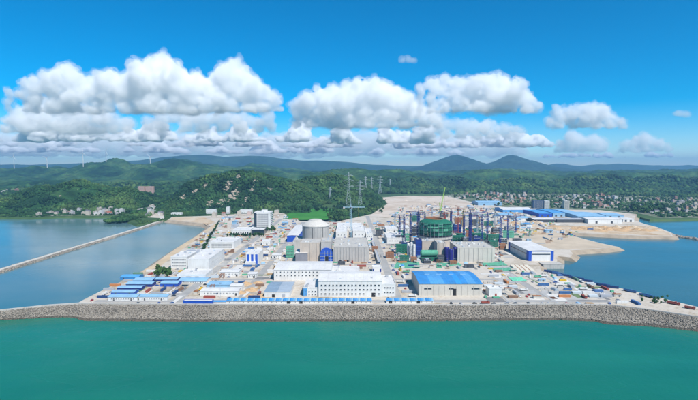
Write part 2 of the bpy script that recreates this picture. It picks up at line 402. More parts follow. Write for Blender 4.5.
# ================================================================== the seawall in front
sw = thing('seawall', 'long rubble stone seawall along the whole front of the site', 'seawall', tuple(wall_top(349)[:2])+(0,))
O = Vector(sw.location)
core, cap, P1, R1, P2, R2 = MB(), MB(), [], [], [], []
rs = np.random.RandomState(1)
xs = np.arange(-140, 851, 3.0)
prev = None
for x in xs:
    t, w = wall_top(x)-O, wall_low(x)-O
    lo = w + (w-t)*.25 + Vector((0, 0, -.8))
    bk = t + Vector((0, 5.5, 0)); bl = bk + Vector((0, 7, -8.5))
    cur = [lo, Vector((t.x, t.y, t.z-.5)), Vector((bk.x, bk.y, bk.z-.5)), bl]
    if prev:
        for k in range(3): core.quad(prev[k], cur[k], cur[k+1], prev[k+1])
    prev = cur
    a, b, c, d = wall_top(x)-O, wall_top(x+3)-O, wall_low(x+3)-O, wall_low(x)-O
    area = (b-a).length * ((a-d).length)
    for k in range(int(area/.42)):
        u, v = rs.rand(), rs.rand(); v = min(1.04, v*1.06)
        p = a.lerp(b, u).lerp(d.lerp(c, u), v)
        bed = .55*math.sin(v*9+p.x*.03) * .3
        if v > .9: P2.append((p.x, p.y, p.z+.05)); R2.append(.5+.5*rs.rand())
        else: P1.append((p.x, p.y, p.z+bed)); R1.append(.3+.6*rs.rand()**2.2)
core.build('embankment', M_STONE, sw)
st = link('armour_stones', lumps('armour_stones', np.array(P1), np.array(R1), M_STONE, 1, .32, (1.1, .85, .75), 2), sw); st['kind'] = 'stuff'
st = link('wet_stones', lumps('wet_stones', np.array(P2), np.array(R2), M_STONED, 1, .32, (1.1, .85, .7), 5), sw); st['kind'] = 'stuff'
# concrete crest blocks, cast one after the other
for i, x in enumerate(np.arange(-138, 848, 9.0)):
    a, b = wall_top(x)-O, wall_top(x+8.8)-O
    m = MB(); d = rs.uniform(-.04, .04)
    a0, b0 = a+Vector((0, .4, 0)), b+Vector((0, .4, 0)); w = Vector((0, 1.3, 0)); zt = .95+d
    lo, hi = Vector((0, 0, -.6)), Vector((0, 0, zt))
    m.add([a0+lo, b0+lo, b0+w+lo, a0+w+lo, a0+hi, b0+hi, b0+w+hi, a0+w+hi], [(0,3,2,1),(4,5,6,7),(0,1,5,4),(1,2,6,5),(2,3,7,6),(3,0,4,7)])
    m.build('crest_block', M_CONC, sw)
# the crest track west of the platform, and east of it
ribbon('crest_track', [wall_top(x)+Vector((0, 4.2, 0)) for x in range(-140, 90, 6)], 4.6, 3, ZT-.1, 3, [M_PALEROAD, M_STONE])
# quay wall of the small dock beside the white hall
q0, q1 = G(538.5, 262.4, ZG), G(557.5, 261.8, ZG)
quay = thing('quay_wall', 'concrete quay wall below the white hall with blue corners', 'quay', (q0.x, q0.y, 0))
for k in range(6):
    w = (q1.x-q0.x)/6; MB().box(k*w+.06, (k+1)*w-.06, -17.2, -15.8, -.6, ZG+.5).build('panel', M_CONC, quay)
MB().box(-.2, q1.x-q0.x+.2, -17.4, -15, ZG+.5, ZG+1.0).build('coping', M_CONC, quay)
MB().box(.1, q1.x-q0.x-.1, -15.7, .8, -.4, ZG+.3).build('apron', M_CONC, quay)

# ================================================================== hills
HILLS = []
class Hill:
    def __init__(s, sil, D, wf, wb, base=Z_M, fold=.35, seed=0, noise=8.0, nscale=120., pw=1.0, shift=.12):
        pts = [A(x, y, D) for x, y in sil]
        s.xs = np.array([p.x for p in pts]); s.zs = np.array([max(p.z, base) for p in pts])
        s.D, s.wf, s.wb, s.base, s.fold, s.seed, s.noise, s.ns, s.pw, s.sh = D, wf, wb, base, fold, seed, noise, nscale, pw, shift
        s.x0, s.x1, s.y0, s.y1 = s.xs[0], s.xs[-1], D-wf, D+wb
        HILLS.append(s)
    def h(s, X, Y):
        X, Y = np.asarray(X, float), np.asarray(Y, float)
        zc = np.interp(X, s.xs, s.zs, left=s.base, right=s.base) - s.base
        d = s.D + (fbm(X/(s.wf*.8)+s.seed*3.7, X*0+s.seed, 2)-.5)*2*s.sh*s.wf
        t = np.where(Y < d, (d-Y)/(s.wf-(s.D-d)), (Y-d)/(s.wb+(s.D-d)))
        t = np.clip(t, 0, 1)
        pr = (.5+.5*np.cos(math.pi*t))**s.pw
        rid = np.abs(fbm(X/s.ns+s.seed*5.1, Y/s.ns*.7+s.seed, 4)*2-1)      # gullies
        ero = 1 - s.fold*1.25*np.minimum(1, rid*2.4)*np.sin(math.pi*np.clip(t, 0, 1))
        nz = (fbm(X/s.ns*2.2+3, Y/s.ns*2.2+s.seed, 3)-.5)*s.noise*np.minimum(1, pr*3)
        edge = np.minimum(1, np.minimum(X-s.x0, s.x1-X)/(.06*(s.x1-s.x0)))
        return s.base - 1.5 + np.maximum(0, (zc*pr*ero + nz)*np.clip(edge, 0, 1)) 
    def mesh(s, name, m, step, rough=0, kind='structure'):
        nx = int((s.x1-s.x0)/step)+2; ny = int((s.y1-s.y0)/step)+2
        X, Y = np.meshgrid(np.linspace(s.x0, s.x1, nx), np.linspace(s.y0, s.y1, ny))
        Z = s.h(X, Y)
        if rough: Z = Z + (np.random.RandomState(s.seed).rand(*Z.shape)-.35)*rough*(Z > s.base)
        V = np.stack([X, Y, Z], -1).reshape(-1, 3)
        i = np.arange(nx-1)[None]+np.arange(ny-1)[:, None]*nx; i = i.ravel()
        Fc = np.stack([i, i+1, i+nx+1, i+nx], -1)
        return tag(link(name, np_mesh(name, V, Fc, m)), kind=kind)
hA = Hill([(-140, 196), (-80, 190), (-40, 199), (0, 205), (14, 201), (28, 191), (40, 186.5), (55, 188), (66, 183.5), (75, 180.8), (84, 182), (100, 186), (115, 189), (128, 188.5), (138, 194), (150, 201), (158, 206)], 1640, 270, 330, seed=1, noise=14, nscale=110, fold=.3)
hB = Hill([(158, 208), (168, 201), (176, 195), (186, 185), (200, 178), (214, 174.3), (228, 172.6), (240, 171.2), (250, 172), (262, 174.6), (275, 178.5), (290, 181), (304, 186), (316, 196), (326, 206)], 1720, 250, 420, seed=2, noise=16, nscale=130, fold=.42)
hB2 = Hill([(262, 200), (285, 186), (305, 179), (320, 176), (338, 174.5), (352, 178), (366, 186), (378, 196), (384, 203)], 1980, 330, 400, seed=3, noise=14, nscale=120, fold=.35)
hC1 = Hill([(330, 188), (352, 182), (372, 177.5), (392, 180), (412, 177), (436, 181.5), (460, 178), (486, 183), (520, 178), (552, 183), (580, 177.5), (612, 176), (640, 181), (668, 176), (700, 180), (740, 176), (800, 186)], 2900, 560, 600, seed=4, noise=26, nscale=210, fold=.6)
hC2 = Hill([(255, 186), (290, 178), (306, 174), (320, 172), (333, 168.6), (345, 168), (356, 169), (378, 171), (398, 170), (412, 172), (428, 173.5), (446, 174.5), (458, 176), (472, 172.6), (488, 169.5), (502, 171), (520, 172), (542, 173.5), (562, 175), (578, 173), (598, 175), (612, 172), (628, 174), (650, 172), (672, 174), (700, 172), (760, 170), (840, 178)], 3700, 700, 900, seed=5, noise=50, nscale=300, fold=.6)
hC3 = Hill([(380, 176), (410, 172), (440, 171), (470, 170.5), (500, 169), (520, 170), (545, 171), (565, 171.5), (590, 171), (606, 170.6), (625, 171), (645, 170.2), (665, 171), (690, 169.6), (740, 168), (860, 172)], 5200, 1000, 1200, seed=6, noise=36, nscale=420, fold=.45)
hD1 = Hill([(-160, 178), (-80, 178), (0, 184), (40, 181), (90, 183), (130, 180), (165, 182), (200, 178), (240, 182), (290, 184)], 3000, 700, 800, seed=7, noise=36, nscale=300, fold=.55)
hD2 = Hill([(-180, 166), (-60, 170), (0, 168.4), (15, 167.6), (30, 165.6), (45, 166.6), (60, 169), (70, 166), (80, 162.4), (90, 164), (100, 163), (110, 159.2), (117, 158.3), (125, 160), (136, 164.6), (150, 166), (160, 164), (172, 159.5), (186, 161), (196, 164), (212, 166), (232, 169.5), (250, 167), (268, 169), (300, 172), (340, 176)], 4700, 1300, 1300, seed=8, noise=75, nscale=480, fold=.62)
hD3 = Hill([(120, 168), (150, 163), (170, 158), (184, 159.5), (200, 162), (222, 166), (236, 167), (250, 163.4), (264, 164.4), (280, 168), (310, 170), (350, 173)], 6200, 1000, 1000, seed=9, noise=45, nscale=560, fold=.5)
hF = Hill([(388, 171), (410, 168.6), (420, 166.2), (430, 163), (440, 159.4), (450, 155.8), (457, 154.3), (465, 157), (475, 161), (485, 164), (493, 162), (501, 158.6), (508, 155.3), (512, 154.9), (519, 158), (530, 160.8), (541, 163.6), (553, 166.6), (570, 169), (600, 171)], 9500, 1800, 1500, seed=10, noise=25, nscale=700, fold=.4, pw=1.2, shift=.04)
hE = Hill([(-300, 160), (-100, 164), (40, 164), (100, 162), (140, 160), (160, 157), (180, 155), (200, 154.5), (225, 156.4), (250, 155.6), (265, 157), (282, 158.6), (300, 160), (322, 160.6), (342, 162), (372, 164.2), (400, 165.4), (440, 166), (500, 166), (560, 166)], 10800, 1800, 1800, seed=11, noise=40, nscale=1400, fold=.5, shift=.05)
hG = Hill([(500, 167), (535, 165.6), (548, 164.4), (556, 162.8), (564, 163.2), (572, 165), (584, 166), (600, 164), (618, 163), (640, 164.4), (660, 165), (682, 165.4), (705, 166), (760, 163), (860, 166), (1000, 164)], 11500, 1900, 1900, seed=12, noise=50, nscale=1100, fold=.5, shift=.05)
for h, nm, m, stp, rg in ((hA, 'hill', M_HILL, 9, 0), (hB, 'hill', M_HILL, 9, 0), (hB2, 'hill', M_HILL, 10, 0), (hC1, 'hill', M_HILL, 14, 2), (hC2, 'hill', M_HILL, 13, 11), (hC3, 'hill', M_HILL, 19, 15),
                      (hD1, 'hill', M_HILL, 13, 10), (hD2, 'hill', M_HILL, 20, 15), (hD3, 'hill', M_HILL, 28, 18), (hF, 'mountain', M_MOUNT, 30, 16), (hE, 'mountain', M_MOUNT, 70, 0), (hG, 'mountain', M_MOUNT, 60, 0)):
    o = h.mesh(nm, m, stp, rg); h.obj = o
def terrain(X, Y):
    z = np.full(np.shape(X), Z_M, float)
    for h in HILLS[:8]:
        k = (X > h.x0) & (X < h.x1) & (Y > h.y0) & (Y < h.y1)
        if np.any(k): z = np.where(k, np.maximum(z, h.h(X, Y)), z)
    return z
def tz(x, y): return float(terrain(np.array([x]), np.array([y]))[0])
# woods on the hills: crowns packed over the slopes
KEEP = []
def wood(name, label, x0, x1, y0, y1, sp, r, seed, cond=None, dens=.9):
    rs = np.random.RandomState(seed)
    nx, ny = int((x1-x0)/sp), int((y1-y0)/sp)
    X, Y = np.meshgrid(x0+np.arange(nx)*sp, y0+np.arange(ny)*sp)
    X = X.ravel()+rs.uniform(-.5, .5, X.size)*sp; Y = Y.ravel()+rs.uniform(-.5, .5, Y.size)*sp
    Z = terrain(X, Y); k = (rs.rand(X.size) < dens) & (np.abs(X/Y) < .95)
    k &= fbm(X/90+seed, Y/90, 3) > .3
    if cond is not None: k &= cond(X, Y, Z)
    X, Y, Z = X[k], Y[k], Z[k]
    R = r*(.42+1.15*rs.rand(len(X))**1.7)*(.75+.5*vnoise(X/40, Y/40))
    P = np.stack([X, Y, Z+R*.45], -1)
    return tag(link(name, lumps(name, P, R, M_CANOPY, 1, .38, (1, 1, .95), seed)), label, kind='stuff')
up = lambda X, Y, Z: Z > Z_M+1
OUT = [(228, 187, 9), (236, 191, 8), (232, 197, 10), (205, 186, 6), (196, 191, 8), (183, 197, 7), (238, 176, 6), (255, 181, 8), (262, 185, 6), (246, 199, 7), (222, 202, 8), (241, 205, 6), (210, 203, 7), (252, 190, 6), (270, 189, 5), (190, 205, 5), (78, 190, 3), (60, 196, 3)]
def on_hill(px, py, h):
    d = ray(px, py); ys = np.linspace(h.y0, h.D+60, 400); t = ys/d.y
    g = CAMH+d.z*t; k = np.argmax(h.h(d.x*t, ys) > g)
    return Vector((d.x*t[k], ys[k], g[k]))
OUTP = [(on_hill(x, y, hA if x < 150 else hB), r) for x, y, r in OUT]
def off_rock(X, Y, Z):
    k = up(X, Y, Z)
    for p, r in OUTP: k &= ((X-p.x)/1.0)**2+((Y-p.y)/1.6)**2 > (r*1.5*(.6+.8*vnoise(X/9, Y/9)))**2
    return k
wood('woods', 'dark green woods on the headland hill left of the dam road', hA.x0, hA.x1, hA.y0, hA.y1, 5.6, 4.2, 1, off_rock)
wood('woods', 'green woods on the rocky hill behind the office tower', hB.x0, hB.x1, hB.y0, hB.y1, 5.8, 4.2, 2, off_rock)
wood('woods', 'dense green woods on the hill with the pylons', hB2.x0, hB2.x1, hB2.y0, hB2.y1, 6.5, 4.8, 3, up)
wood('woods', 'woods on the low hills behind the town', hC1.x0, hC1.x1, hC1.y0, hC1.y1-300, 12, 8.5, 4, up)
wood('woods', 'trees on the low land behind the headland hill', -1900, -500, 1900, 2900, 15, 9.5, 5, None, .75)
wood('woods', 'trees on the low land between the rocky hill and the town', -250, 2300, 2150, 2700, 14, 8, 6, lambda X, Y, Z: (Y > 2320+.04*X), .7)
wood('woods', 'scrub and trees between the left shore and the headland hill', -1400, -520, 1330, 1420, 7, 4.2, 9, lambda X, Y, Z: (Z < Z_M+3) & (Y > 1352), .55)
wood('woods', 'trees along the foot of the rocky hill above the beach', -640, -110, 1375, 1490, 6.5, 4.2, 10, lambda X, Y, Z: Z < Z_M+4, .8)
def wood_px(name, label, poly, n, r, seed):
    rs = np.random.RandomState(seed); P = []; xs_ = [p[0] for p in poly]; ys_ = [p[1] for p in poly]
    while len(P) < n:
        x, y = rs.uniform(min(xs_), max(xs_)), rs.uniform(min(ys_), max(ys_))
        if inside(poly, x, y): g = G(x, y, Z_M); P.append((g.x, g.y, tz(g.x, g.y)+r*.4))
    return tag(link(name, lumps(name, np.array(P), r*(.5+.8*rs.rand(n)), M_CANOPY, 1, .38, (1, 1, .95), seed)), label, kind='stuff')
wood_px('woods', 'scrub wood between the lawn and the earthworks', [(338, 221), (330, 214), (338, 205), (386, 200), (386, 203.6), (371, 213.6)], 1500, 3.8, 31)
wood_px('scrub', 'scrub and small trees round the beach and the hamlet at the dam road', [(140, 224), (150, 222.4), (160, 220.6), (165, 218.6), (163, 209), (175, 207), (208, 212.6), (205, 215.6), (172, 216.6), (166, 219.6), (150, 221.6), (134, 219)], 900, 2.6, 34)
wood_px('scrub', 'scrub along the left shore below the headland hill', [(-20, 216.6), (30, 217), (60, 215.6), (125, 215.4), (126, 211), (60, 211.5), (-20, 212.5)], 900, 3.0, 35)
wood_px('town_greenery', 'garden trees all through the right-hand town', [(452, 196), (475, 192.8), (560, 192.8), (698, 196), (760, 198), (760, 216), (700, 217), (662, 217.6), (640, 212), (604, 208.6), (545, 207.6), (505, 205.6)], 2600, 4.2, 32)
wood_px('woods', 'green belt between the town and the low hills', [(440, 195.5), (470, 191.6), (560, 191.6), (700, 194.5), (800, 195), (800, 198), (700, 197.5), (560, 193.5), (472, 193.6)], 1600, 7, 33)
wood('waterside_trees', 'patch of dark trees on the point beside the dam road', -640, -540, 1140, 1330, 6, 4.8, 8, lambda X, Y, Z: ((X+590-(Y-1240)*.1)/38)**2+((Y-1235)/85)**2 < 1)
for p, r in OUTP:
    rs_ = np.random.RandomState(int(p.x) % 97); n = int(10+r*3)
    P = np.stack([rs_.normal(0, r*.75, n), rs_.normal(0, r*1.1, n)], -1)
    Z = hB.h(P[:, 0]+p.x, P[:, 1]+p.y) if p.x > -700 and p.y > 1400 and p.x/p.y > -.43 else hA.h(P[:, 0]+p.x, P[:, 1]+p.y)
    host = hB.obj if p.x/p.y > -.43 else hA.obj
    link('rock_outcrop', lumps('rock_outcrop', np.column_stack([P[:, 0]+p.x, P[:, 1]+p.y, Z-.6]), r*(.14+.42*rs_.rand(n)**1.6), M_ROCK, 2, .3, (1.3, .95, .6), int(r)), host)
# the pale quarry on the far ridge
qp = A(616, 174.5, 4300)
tag(link('quarry', lumps('quarry', np.array([(qp.x+i*26-110, qp.y+rng.uniform(-30, 30), qp.z-14+rng.uniform(-3, 3)) for i in range(9)]), np.array([rng.uniform(20, 34) for i in range(9)]), mat('quarry_rock', (.58, .53, .48), .9, .2, .02), 2, .15, (1.3, 1, .55), 3)), 'bare pale quarry face high on the wooded ridge at right', 'quarry')

# ================================================================== buildings
M_WHITE = mat('white_wall', (.66, .655, .63), .7, .1, .1, dirt=(.46, .43, .38))
M_WROOF = mat('white_roof', (.64, .63, .61), .6, .16, .06, dirt=(.44, .38, .31))
M_GROOF = mat('grey_roof', (.36, .38, .41), .7, .15, .12)
M_BGROOF = mat('blue_grey_roof', (.22, .30, .38), .6, .12, .12)
M_BGROOF2 = mat('pale_blue_grey_roof', (.34, .40, .46), .6, .12, .12)
M_BLUE = mat('blue_sheet_roof', (.04, .23, .54), .55, .2, .08, dirt=(.10, .22, .36))
M_BLUE2 = mat('light_blue_sheet_roof', (.08, .30, .60), .55, .2, .08, dirt=(.15, .28, .40))
M_SKYB = mat('pale_blue_roof', (.24, .43, .60), .6, .18, .1, dirt=(.28, .36, .42))
M_NAVY = mat('navy_paint', (.015, .035, .20), .5, .2, .3)
M_DBLUE = mat('deep_blue_wall', (.02, .08, .42), .55, .15, .2)
M_BEIGE = mat('beige_wall', (.52, .49, .43), .75, .1, .08, dirt=(.4, .37, .32))
M_GCONC = mat('grey_concrete', (.42, .40, .37), .85, .12, .1, dirt=(.27, .25, .23))
M_TCONC = mat('tan_concrete', (.50, .43, .36), .85, .12, .1, dirt=(.33, .28, .24))
M_NET = mat('green_netting', (.014, .14, .085), .85, .35, .3, dirt=(.015, .06, .055))
M_NET2 = mat('pale_green_netting', (.10, .34, .22), .85, .25, .3)
M_DARKS = mat('dark_steel', (.06, .065, .075), .6, .2, .5)
M_BLACK = mat('dark_opening', (.02, .02, .022), .9, .1, 1)
M_PINK = mat('pink_brick_wall', (.46, .30, .24), .8, .12, .1)
M_GREENM = mat('green_machinery', (.10, .36, .22), .6, .15, .3)
M_RUST = mat('rusty_steel', (.28, .12, .05), .8, .25, .6)
M_YEL = mat('yellow_paint', (.62, .40, .03), .5, .15, .5)
M_ORANGE = mat('orange_paint', (.50, .20, .07), .5, .15, .5)
M_RED = mat('red_paint', (.30, .07, .05), .5, .15, .5)
M_LIME = mat('lime_paint', (.36, .60, .10), .5, .1, .5)
M_STEEL = mat('galvanised_steel', (.42, .47, .50), .5, .12, .2)
def glass_mat():
    m, n, l, b = new_mat('window_glass')
    b.inputs['Base Color'].default_value = (.025, .04, .055, 1); b.inputs['Roughness'].default_value = .12
    b.inputs['Specular IOR Level'].default_value = .6
    return m
M_GLASS = glass_mat()
WINM = {}
def win_mesh(w, h, frame=M_WHITE, key='white'):
    k = (round(w, 2), round(h, 2), key)
    if k not in WINM:
        b = MB(); t = .14
        b.box(-w/2, w/2, -.12, .05, 0, t).box(-w/2, w/2, -.12, .05, h-t, h)
        b.box(-w/2, -w/2+t, -.12, .05, t, h-t).box(w/2-t, w/2, -.12, .05, t, h-t)
        b.box(-w/2+t, w/2-t, -.03, .04, t, h-t, 1)
        b.box(-w/2-.1, w/2+.1, -.3, .02, -.12, 0)
        WINM[k] = b.mesh('window', [frame, M_GLASS])
    return WINM[k]
def bpx(x0, x1, yb, yt, yk, z0=ZG):
    a, b = G(x0, yb, z0), G(x1, yb, z0); h = A(x0, yt, a.y).z - z0
    Y1 = G(x0, yk, z0+h).y
    return a.x, b.x, a.y, max(Y1, a.y+4), h
def windows(t, face, W, Dp, cols, rows, w, h, z0, z1, inset=.08, skip=()):
    """a grid of windows on the front (F), left (L) or right (R) face of a building W wide and Dp deep"""
    L = W if face == 'F' else Dp
    me = win_mesh(w, h)
    for r in range(rows):
        for c in range(cols):
            if (c, r) in skip: continue
            u = -L/2+L*inset + (L*(1-2*inset))*((c+.5)/cols)
            z = z0+(z1-z0)*((r+.5)/rows)-h/2
            if face == 'F': o = link('window', me, t, (u, -Dp/2-.03, z))
            elif face == 'R': o = link('window', me, t, (W/2+.03, u, z), math.pi/2)
            else: o = link('window', me, t, (-W/2-.03, u, z), -math.pi/2)
def building(name, label, px, wall=M_WHITE, roof=M_WROOF, cat='building', z0=ZG, style='flat', wins=(), doors=(), units=0, stripes=0, stripe_mat=None, group=None, ribs=0, rise=.12, panels=0, panel_mats=None, foot=True, seed=None, parapet=.8, depth=None):
    X0, X1, Y0, Y1, h = bpx(*px, z0=z0)
    if depth: Y1 = Y0+depth
    Wd, Dp = X1-X0, Y1-Y0
    if foot: FOOT.append((X0-1, X1+1, Y0-1, Y1+1))
    t = thing(name, label, cat, ((X0+X1)/2, (Y0+Y1)/2, z0), 0, group)
    r_ = random.Random(seed if seed is not None else int(X0*7+Y0))
    x, y = Wd/2, Dp/2
    if style == 'flat':
        MB().box(-x, x, -y, y, -.3, h).build('wall', wall, t)
        rf = MB().box(-x+.35, x-.35, -y+.35, y-.35, h-.02, h+.15).build('roof', roof, t)
        if parapet:
            p = MB(); p.box(-x-.12, x+.12, -y-.12, -y+.3, h-.3, h+parapet).box(-x-.12, x+.12, y-.3, y+.12, h-.3, h+parapet)
            p.box(-x-.12, -x+.3, -y+.3, y-.3, h-.3, h+parapet).box(x-.3, x+.12, -y+.3, y-.3, h-.3, h+parapet); p.build('parapet', wall, t)
    else:
        R = rise*min(Wd, Dp) if style != 'arch' else rise*Dp
        along = 'x' if style in ('gable_x', 'arch') else 'y'
        N = 8 if style == 'arch' else 2
        prof = [(-1+2*k/N, R*(1-abs(-1+2*k/N)) if style != 'arch' else R*(1-(-1+2*k/N)**2)) for k in range(N+1)]
        w = MB()
        if along == 'x':
            for s_ in (-1, 1):
                w.quad(*([(s_*x, -y, -.3)] + [(s_*x, a*y, h+b) for a, b in prof] + [(s_*x, y, -.3)]))
            w.quad((-x, -y, -.3), (x, -y, -.3), (x, -y, h), (-x, -y, h)); w.quad((-x, y, -.3), (-x, y, h), (x, y, h), (x, y, -.3))
        else:
            for s_ in (-1, 1):
                w.quad(*([(-x, s_*y, -.3)] + [(a*x, s_*y, h+b) for a, b in prof] + [(x, s_*y, -.3)]))
            w.quad((-x, -y, -.3), (-x, -y, h), (-x, y, h), (-x, y, -.3)); w.quad((x, -y, -.3), (x, y, -.3), (x, y, h), (x, -y, h))
        w.build('wall', wall, t)
        n = panels or max(1, int((Wd if along == 'x' else Dp)/9))
        L = Wd if along == 'x' else Dp
        ov, th = .4, .25
        for k in range(n):
            a0 = -L/2-(ov if k == 0 else 0)+L*k/n*1.0 + (0 if k == 0 else .06); a1 = -L/2+L*(k+1)/n + (ov if k == n-1 else 0)
            lift = r_.uniform(0, .05)
            m = MB()
            for (p, q) in zip(prof[:-1], prof[1:]):
                e0 = -ov if p[0] == -1 else 0; e1 = ov if q[0] == 1 else 0
                H = y if along == 'x' else x
                s0, s1 = p[0]*H+e0, q[0]*H+e1
                z_0, z_1 = h+p[1]+.03+lift, h+q[1]+.03+lift
                if along == 'x': vs = [(a0, s0, z_0), (a1, s0, z_0), (a1, s1, z_1), (a0, s1, z_1)]
                else: vs = [(s0, a0, z_0), (s1, a0, z_1), (s1, a1, z_1), (s0, a1, z_0)]
                vs2 = vs + [(a, b, c+th) for a, b, c in vs]
                m.add(vs2, [(0,3,2,1),(4,5,6,7),(0,1,5,4),(1,2,6,5),(2,3,7,6),(3,0,4,7)])
                # standing seams
            m.build('roof_panel', (panel_mats[k % len(panel_mats)] if panel_mats else roof), t)
    for wv in wins: windows(t, wv[0], Wd, Dp, *wv[1:])
    for (u, w, hh, m_) in doors:
        MB().box(-w/2, w/2, -.16, .02, 0, hh).build('door', m_, t, (u*Wd, -y, 0))
    for k in range(units):
        sx, sy, sz = r_.uniform(1.2, 3.2), r_.uniform(1.2, 3.5), r_.uniform(.8, 2)
        ux, uy = r_.uniform(-x+3, x-3) if x > 4 else 0, r_.uniform(-y+3, y-3) if y > 4 else 0
        MB().box(-sx/2, sx/2, -sy/2, sy/2, 0, sz).box(-sx/2+.2, sx/2-.2, -sy/2+.2, sy/2-.2, sz, sz+.25).build('roof_unit', r_.choice([M_WHITE, M_GROOF, M_STEEL]), t, (ux, uy, h+.16))
    for k in range(ribs):
        u = -x+Wd*(k+.5)/ribs
        MB().box(-.45, .45, -.5, .02, 0, h-.1).build('pilaster', wall, t, (u, -y, 0))
    for k in range(stripes):
        u = -x+Wd*(k+.5)/stripes
        MB().box(-Wd/stripes*.28, Wd/stripes*.28, -.15, .02, .4, h-.5).build('blue_panel', stripe_mat, t, (u, -y, 0))
    t['W'], t['D'], t['H'] = Wd, Dp, h
    return t
def dims(t):
    r = (t['W'], t['D'], t['H']); return r

# ---- front row
b = building('workshop', 'long white three-storey workshop with rows of square windows beside the seawall', (318.5, 382, 297, 281.3, 271.5), wins=[('F', 16, 3, 1.9, 1.8, 1.0, 15.0, .02, {(13, 0), (12, 0)})], units=6, style='gable_x', rise=.06, panels=7)
MB().box(-1.9, 1.9, -.2, .05, 0, 4.6).build('door', M_BLACK, b, (.41*b['W']-3, -b['D']/2, 0))
building('workshop_annex', 'low white annex on the right end of the long workshop', (382.3, 395.5, 296.6, 284.5, 275.5), wins=[('F', 4, 2, 1.8, 1.6, 2, 12.2), ('R', 4, 2, 1.6, 1.6, 2, 12)], units=3)
b = building('workshop_wing', 'low white wing with blue end wall left of the long workshop', (303.5, 318, 296.4, 288, 279.5), wins=[('F', 4, 2, 1.5, 1.5, .4, 7)], units=3)
MB().box(-.2, .05, -b['D']/2+.2, b['D']/2-.4, .1, b['H']-.2).build('blue_panel', M_BLUE, b, (-b['W']/2, 0, 0))
MB().box(-1.9, 1.9, -.15, .04, .1, b['H']-.2).build('blue_panel', M_BLUE2, b, (-b['W']/2+2, -b['D']/2, 0))
building('long_hall', 'long white two-storey hall with small windows below the round reactor building', (274, 331, 280.5, 270, 261.5), wins=[('F', 15, 2, 1.7, 1.6, 4.0, 12.5, .02)], style='gable_x', rise=.05, panels=9)
building('store', 'white flat-roofed store between long hall and long workshop', (331.5, 360, 278, 274.5, 266.5), units=5)
building('grey_roof_shed', 'low shed with wide blue-grey roof in two tones near seawall', (264.5, 290, 297.4, 292, 282), wall=M_WHITE, style='gable_x', rise=.04, panels=2, panel_mats=[M_BGROOF, M_BGROOF2], doors=[(-.15, 3, 3.2, M_BLACK), (.25, 3, 3.2, M_GROOF)])
b = building('blue_roof_hall', 'big hall with bright blue arched roof and beige walls', (419, 482, 295.6, 284, 271.3), wall=M_BEIGE, style='arch', rise=.045, panels=22, panel_mats=[M_BLUE]*4+[M_BLUE2]*5+[M_BLUE]*4+[mat('mid_blue_roof', (.04, .27, .64), .55, .14, .1)]*2+[M_BLUE]*2+[M_BLUE2]*3+[M_BLUE]*2, doors=[(.07, 4.2, 7.6, M_BLACK)])
for u, w in ((-.36, 8), (.01, 5), (.40, 9)):
    MB().box(-w/2, w/2, -.12, .03, 0, 1.5).build('window_strip', M_GLASS, b, (u*b['W'], -b['D']/2, 6.8))
for k in range(11):
    MB().box(-.2, .2, -.25, .03, 0, 11).build('pilaster', M_BEIGE, b, (-b['W']/2+b['W']*(k+.5)/11, -b['D']/2, 0))
for k in range(4): MB().box(-3, 3, -.5, .5, 0, .6).build('roof_vent', M_SKYB, b, (-b['W']*.3+k*b['W']*.2, 1, b['H']+b['D']*.045+.3))
building('small_white_store', 'small white block with a dark door right of the blue-roofed hall', (489, 502, 296, 289, 286), doors=[(0.02, 2, 2.6, M_RED)], units=1)
# ---- white hall with blue corners
b = building('turbine_parts_hall', 'white hall with blue corners on the quay beside the bay', (528.5, 553.5, 261, 251, 241.4), wall=M_WHITE, style='gable_y', rise=.03, panels=8)
w, d, h = dims(b)
for sx in (-1, 1):
    MB().box(-2.2, 2.2, -.2, .05, 0, h-.3).build('blue_panel', M_DBLUE, b, (sx*(w/2-2.2), -d/2, 0))
for sy in (-1, 1): MB().box(-.22, .05, -4, 4, 0, h-.3).build('blue_panel', M_DBLUE, b, (-w/2, sy*(d/2-4), 0))
MB().box(-.15, .05, -d/2+9, d/2-9, h*.55, h*.66).build('window_strip', M_GLASS, b, (-w/2, 0, 0))
for k in range(9): MB().box(-.3, .05, -.25, .25, 0, h-.4).build('pilaster', M_WHITE, b, (-w/2, -d/2+10+(d-20)*k/8, 0))
MB().box(-w/2+5, w/2-5, -.12, .03, h*.62, h*.72).build('window_strip', M_GLASS, b, (0, -d/2, 0))
MB().box(-w/2+.1, w/2-.1, -.16, .02, h-.9, h-.5).build('trim', M_DBLUE, b, (0, -d/2, 0))

# ---- left group
b = building('white_hall', 'large white hall with a black door between offices and lagoon bank', (188, 209, 271.5, 259.4, 249), doors=[(-.08, 3.4, 4, M_BLACK)], units=6, wins=[('R', 10, 2, 1.6, 1.4, 3, 13)], style='flat')
building('laboratory', 'white three-storey block with many windows left of the white hall', (171, 187.6, 268.6, 257.2, 252), wins=[('F', 9, 3, 1.5, 1.4, 2.0, 14.6)], units=4)
building('laboratory', 'grey-roofed low block behind the three-storey block by the lagoon', (179, 196, 258, 254.6, 249.6), roof=M_GROOF, units=3)
b = building('canopy', 'low broad white canopy building in front of the white hall', (177, 205.5, 279, 275, 269.5), units=3, doors=[(-.1, 6, 3, M_GLASS), (.2, 5, 3, M_GLASS)])
building('office_block', 'long white three-storey office block beside the western road', (209.5, 234, 249, 242.3, 237.4), wins=[('F', 13, 3, 1.8, 1.5, 1.4, 9.6)], units=5)
b = building('canteen', 'low white building with arched windows in front of the office tower', (231.5, 250.5, 235.2, 230.6, 227.4), wins=[('F', 7, 1, 2.8, 4.2, 1.2, 7.5)], units=3)
building('glass_lobby', 'dark glass lobby block right of the low arched building', (250.8, 264, 234.6, 230, 227.6), wall=M_GLASS, roof=M_WROOF, units=2)
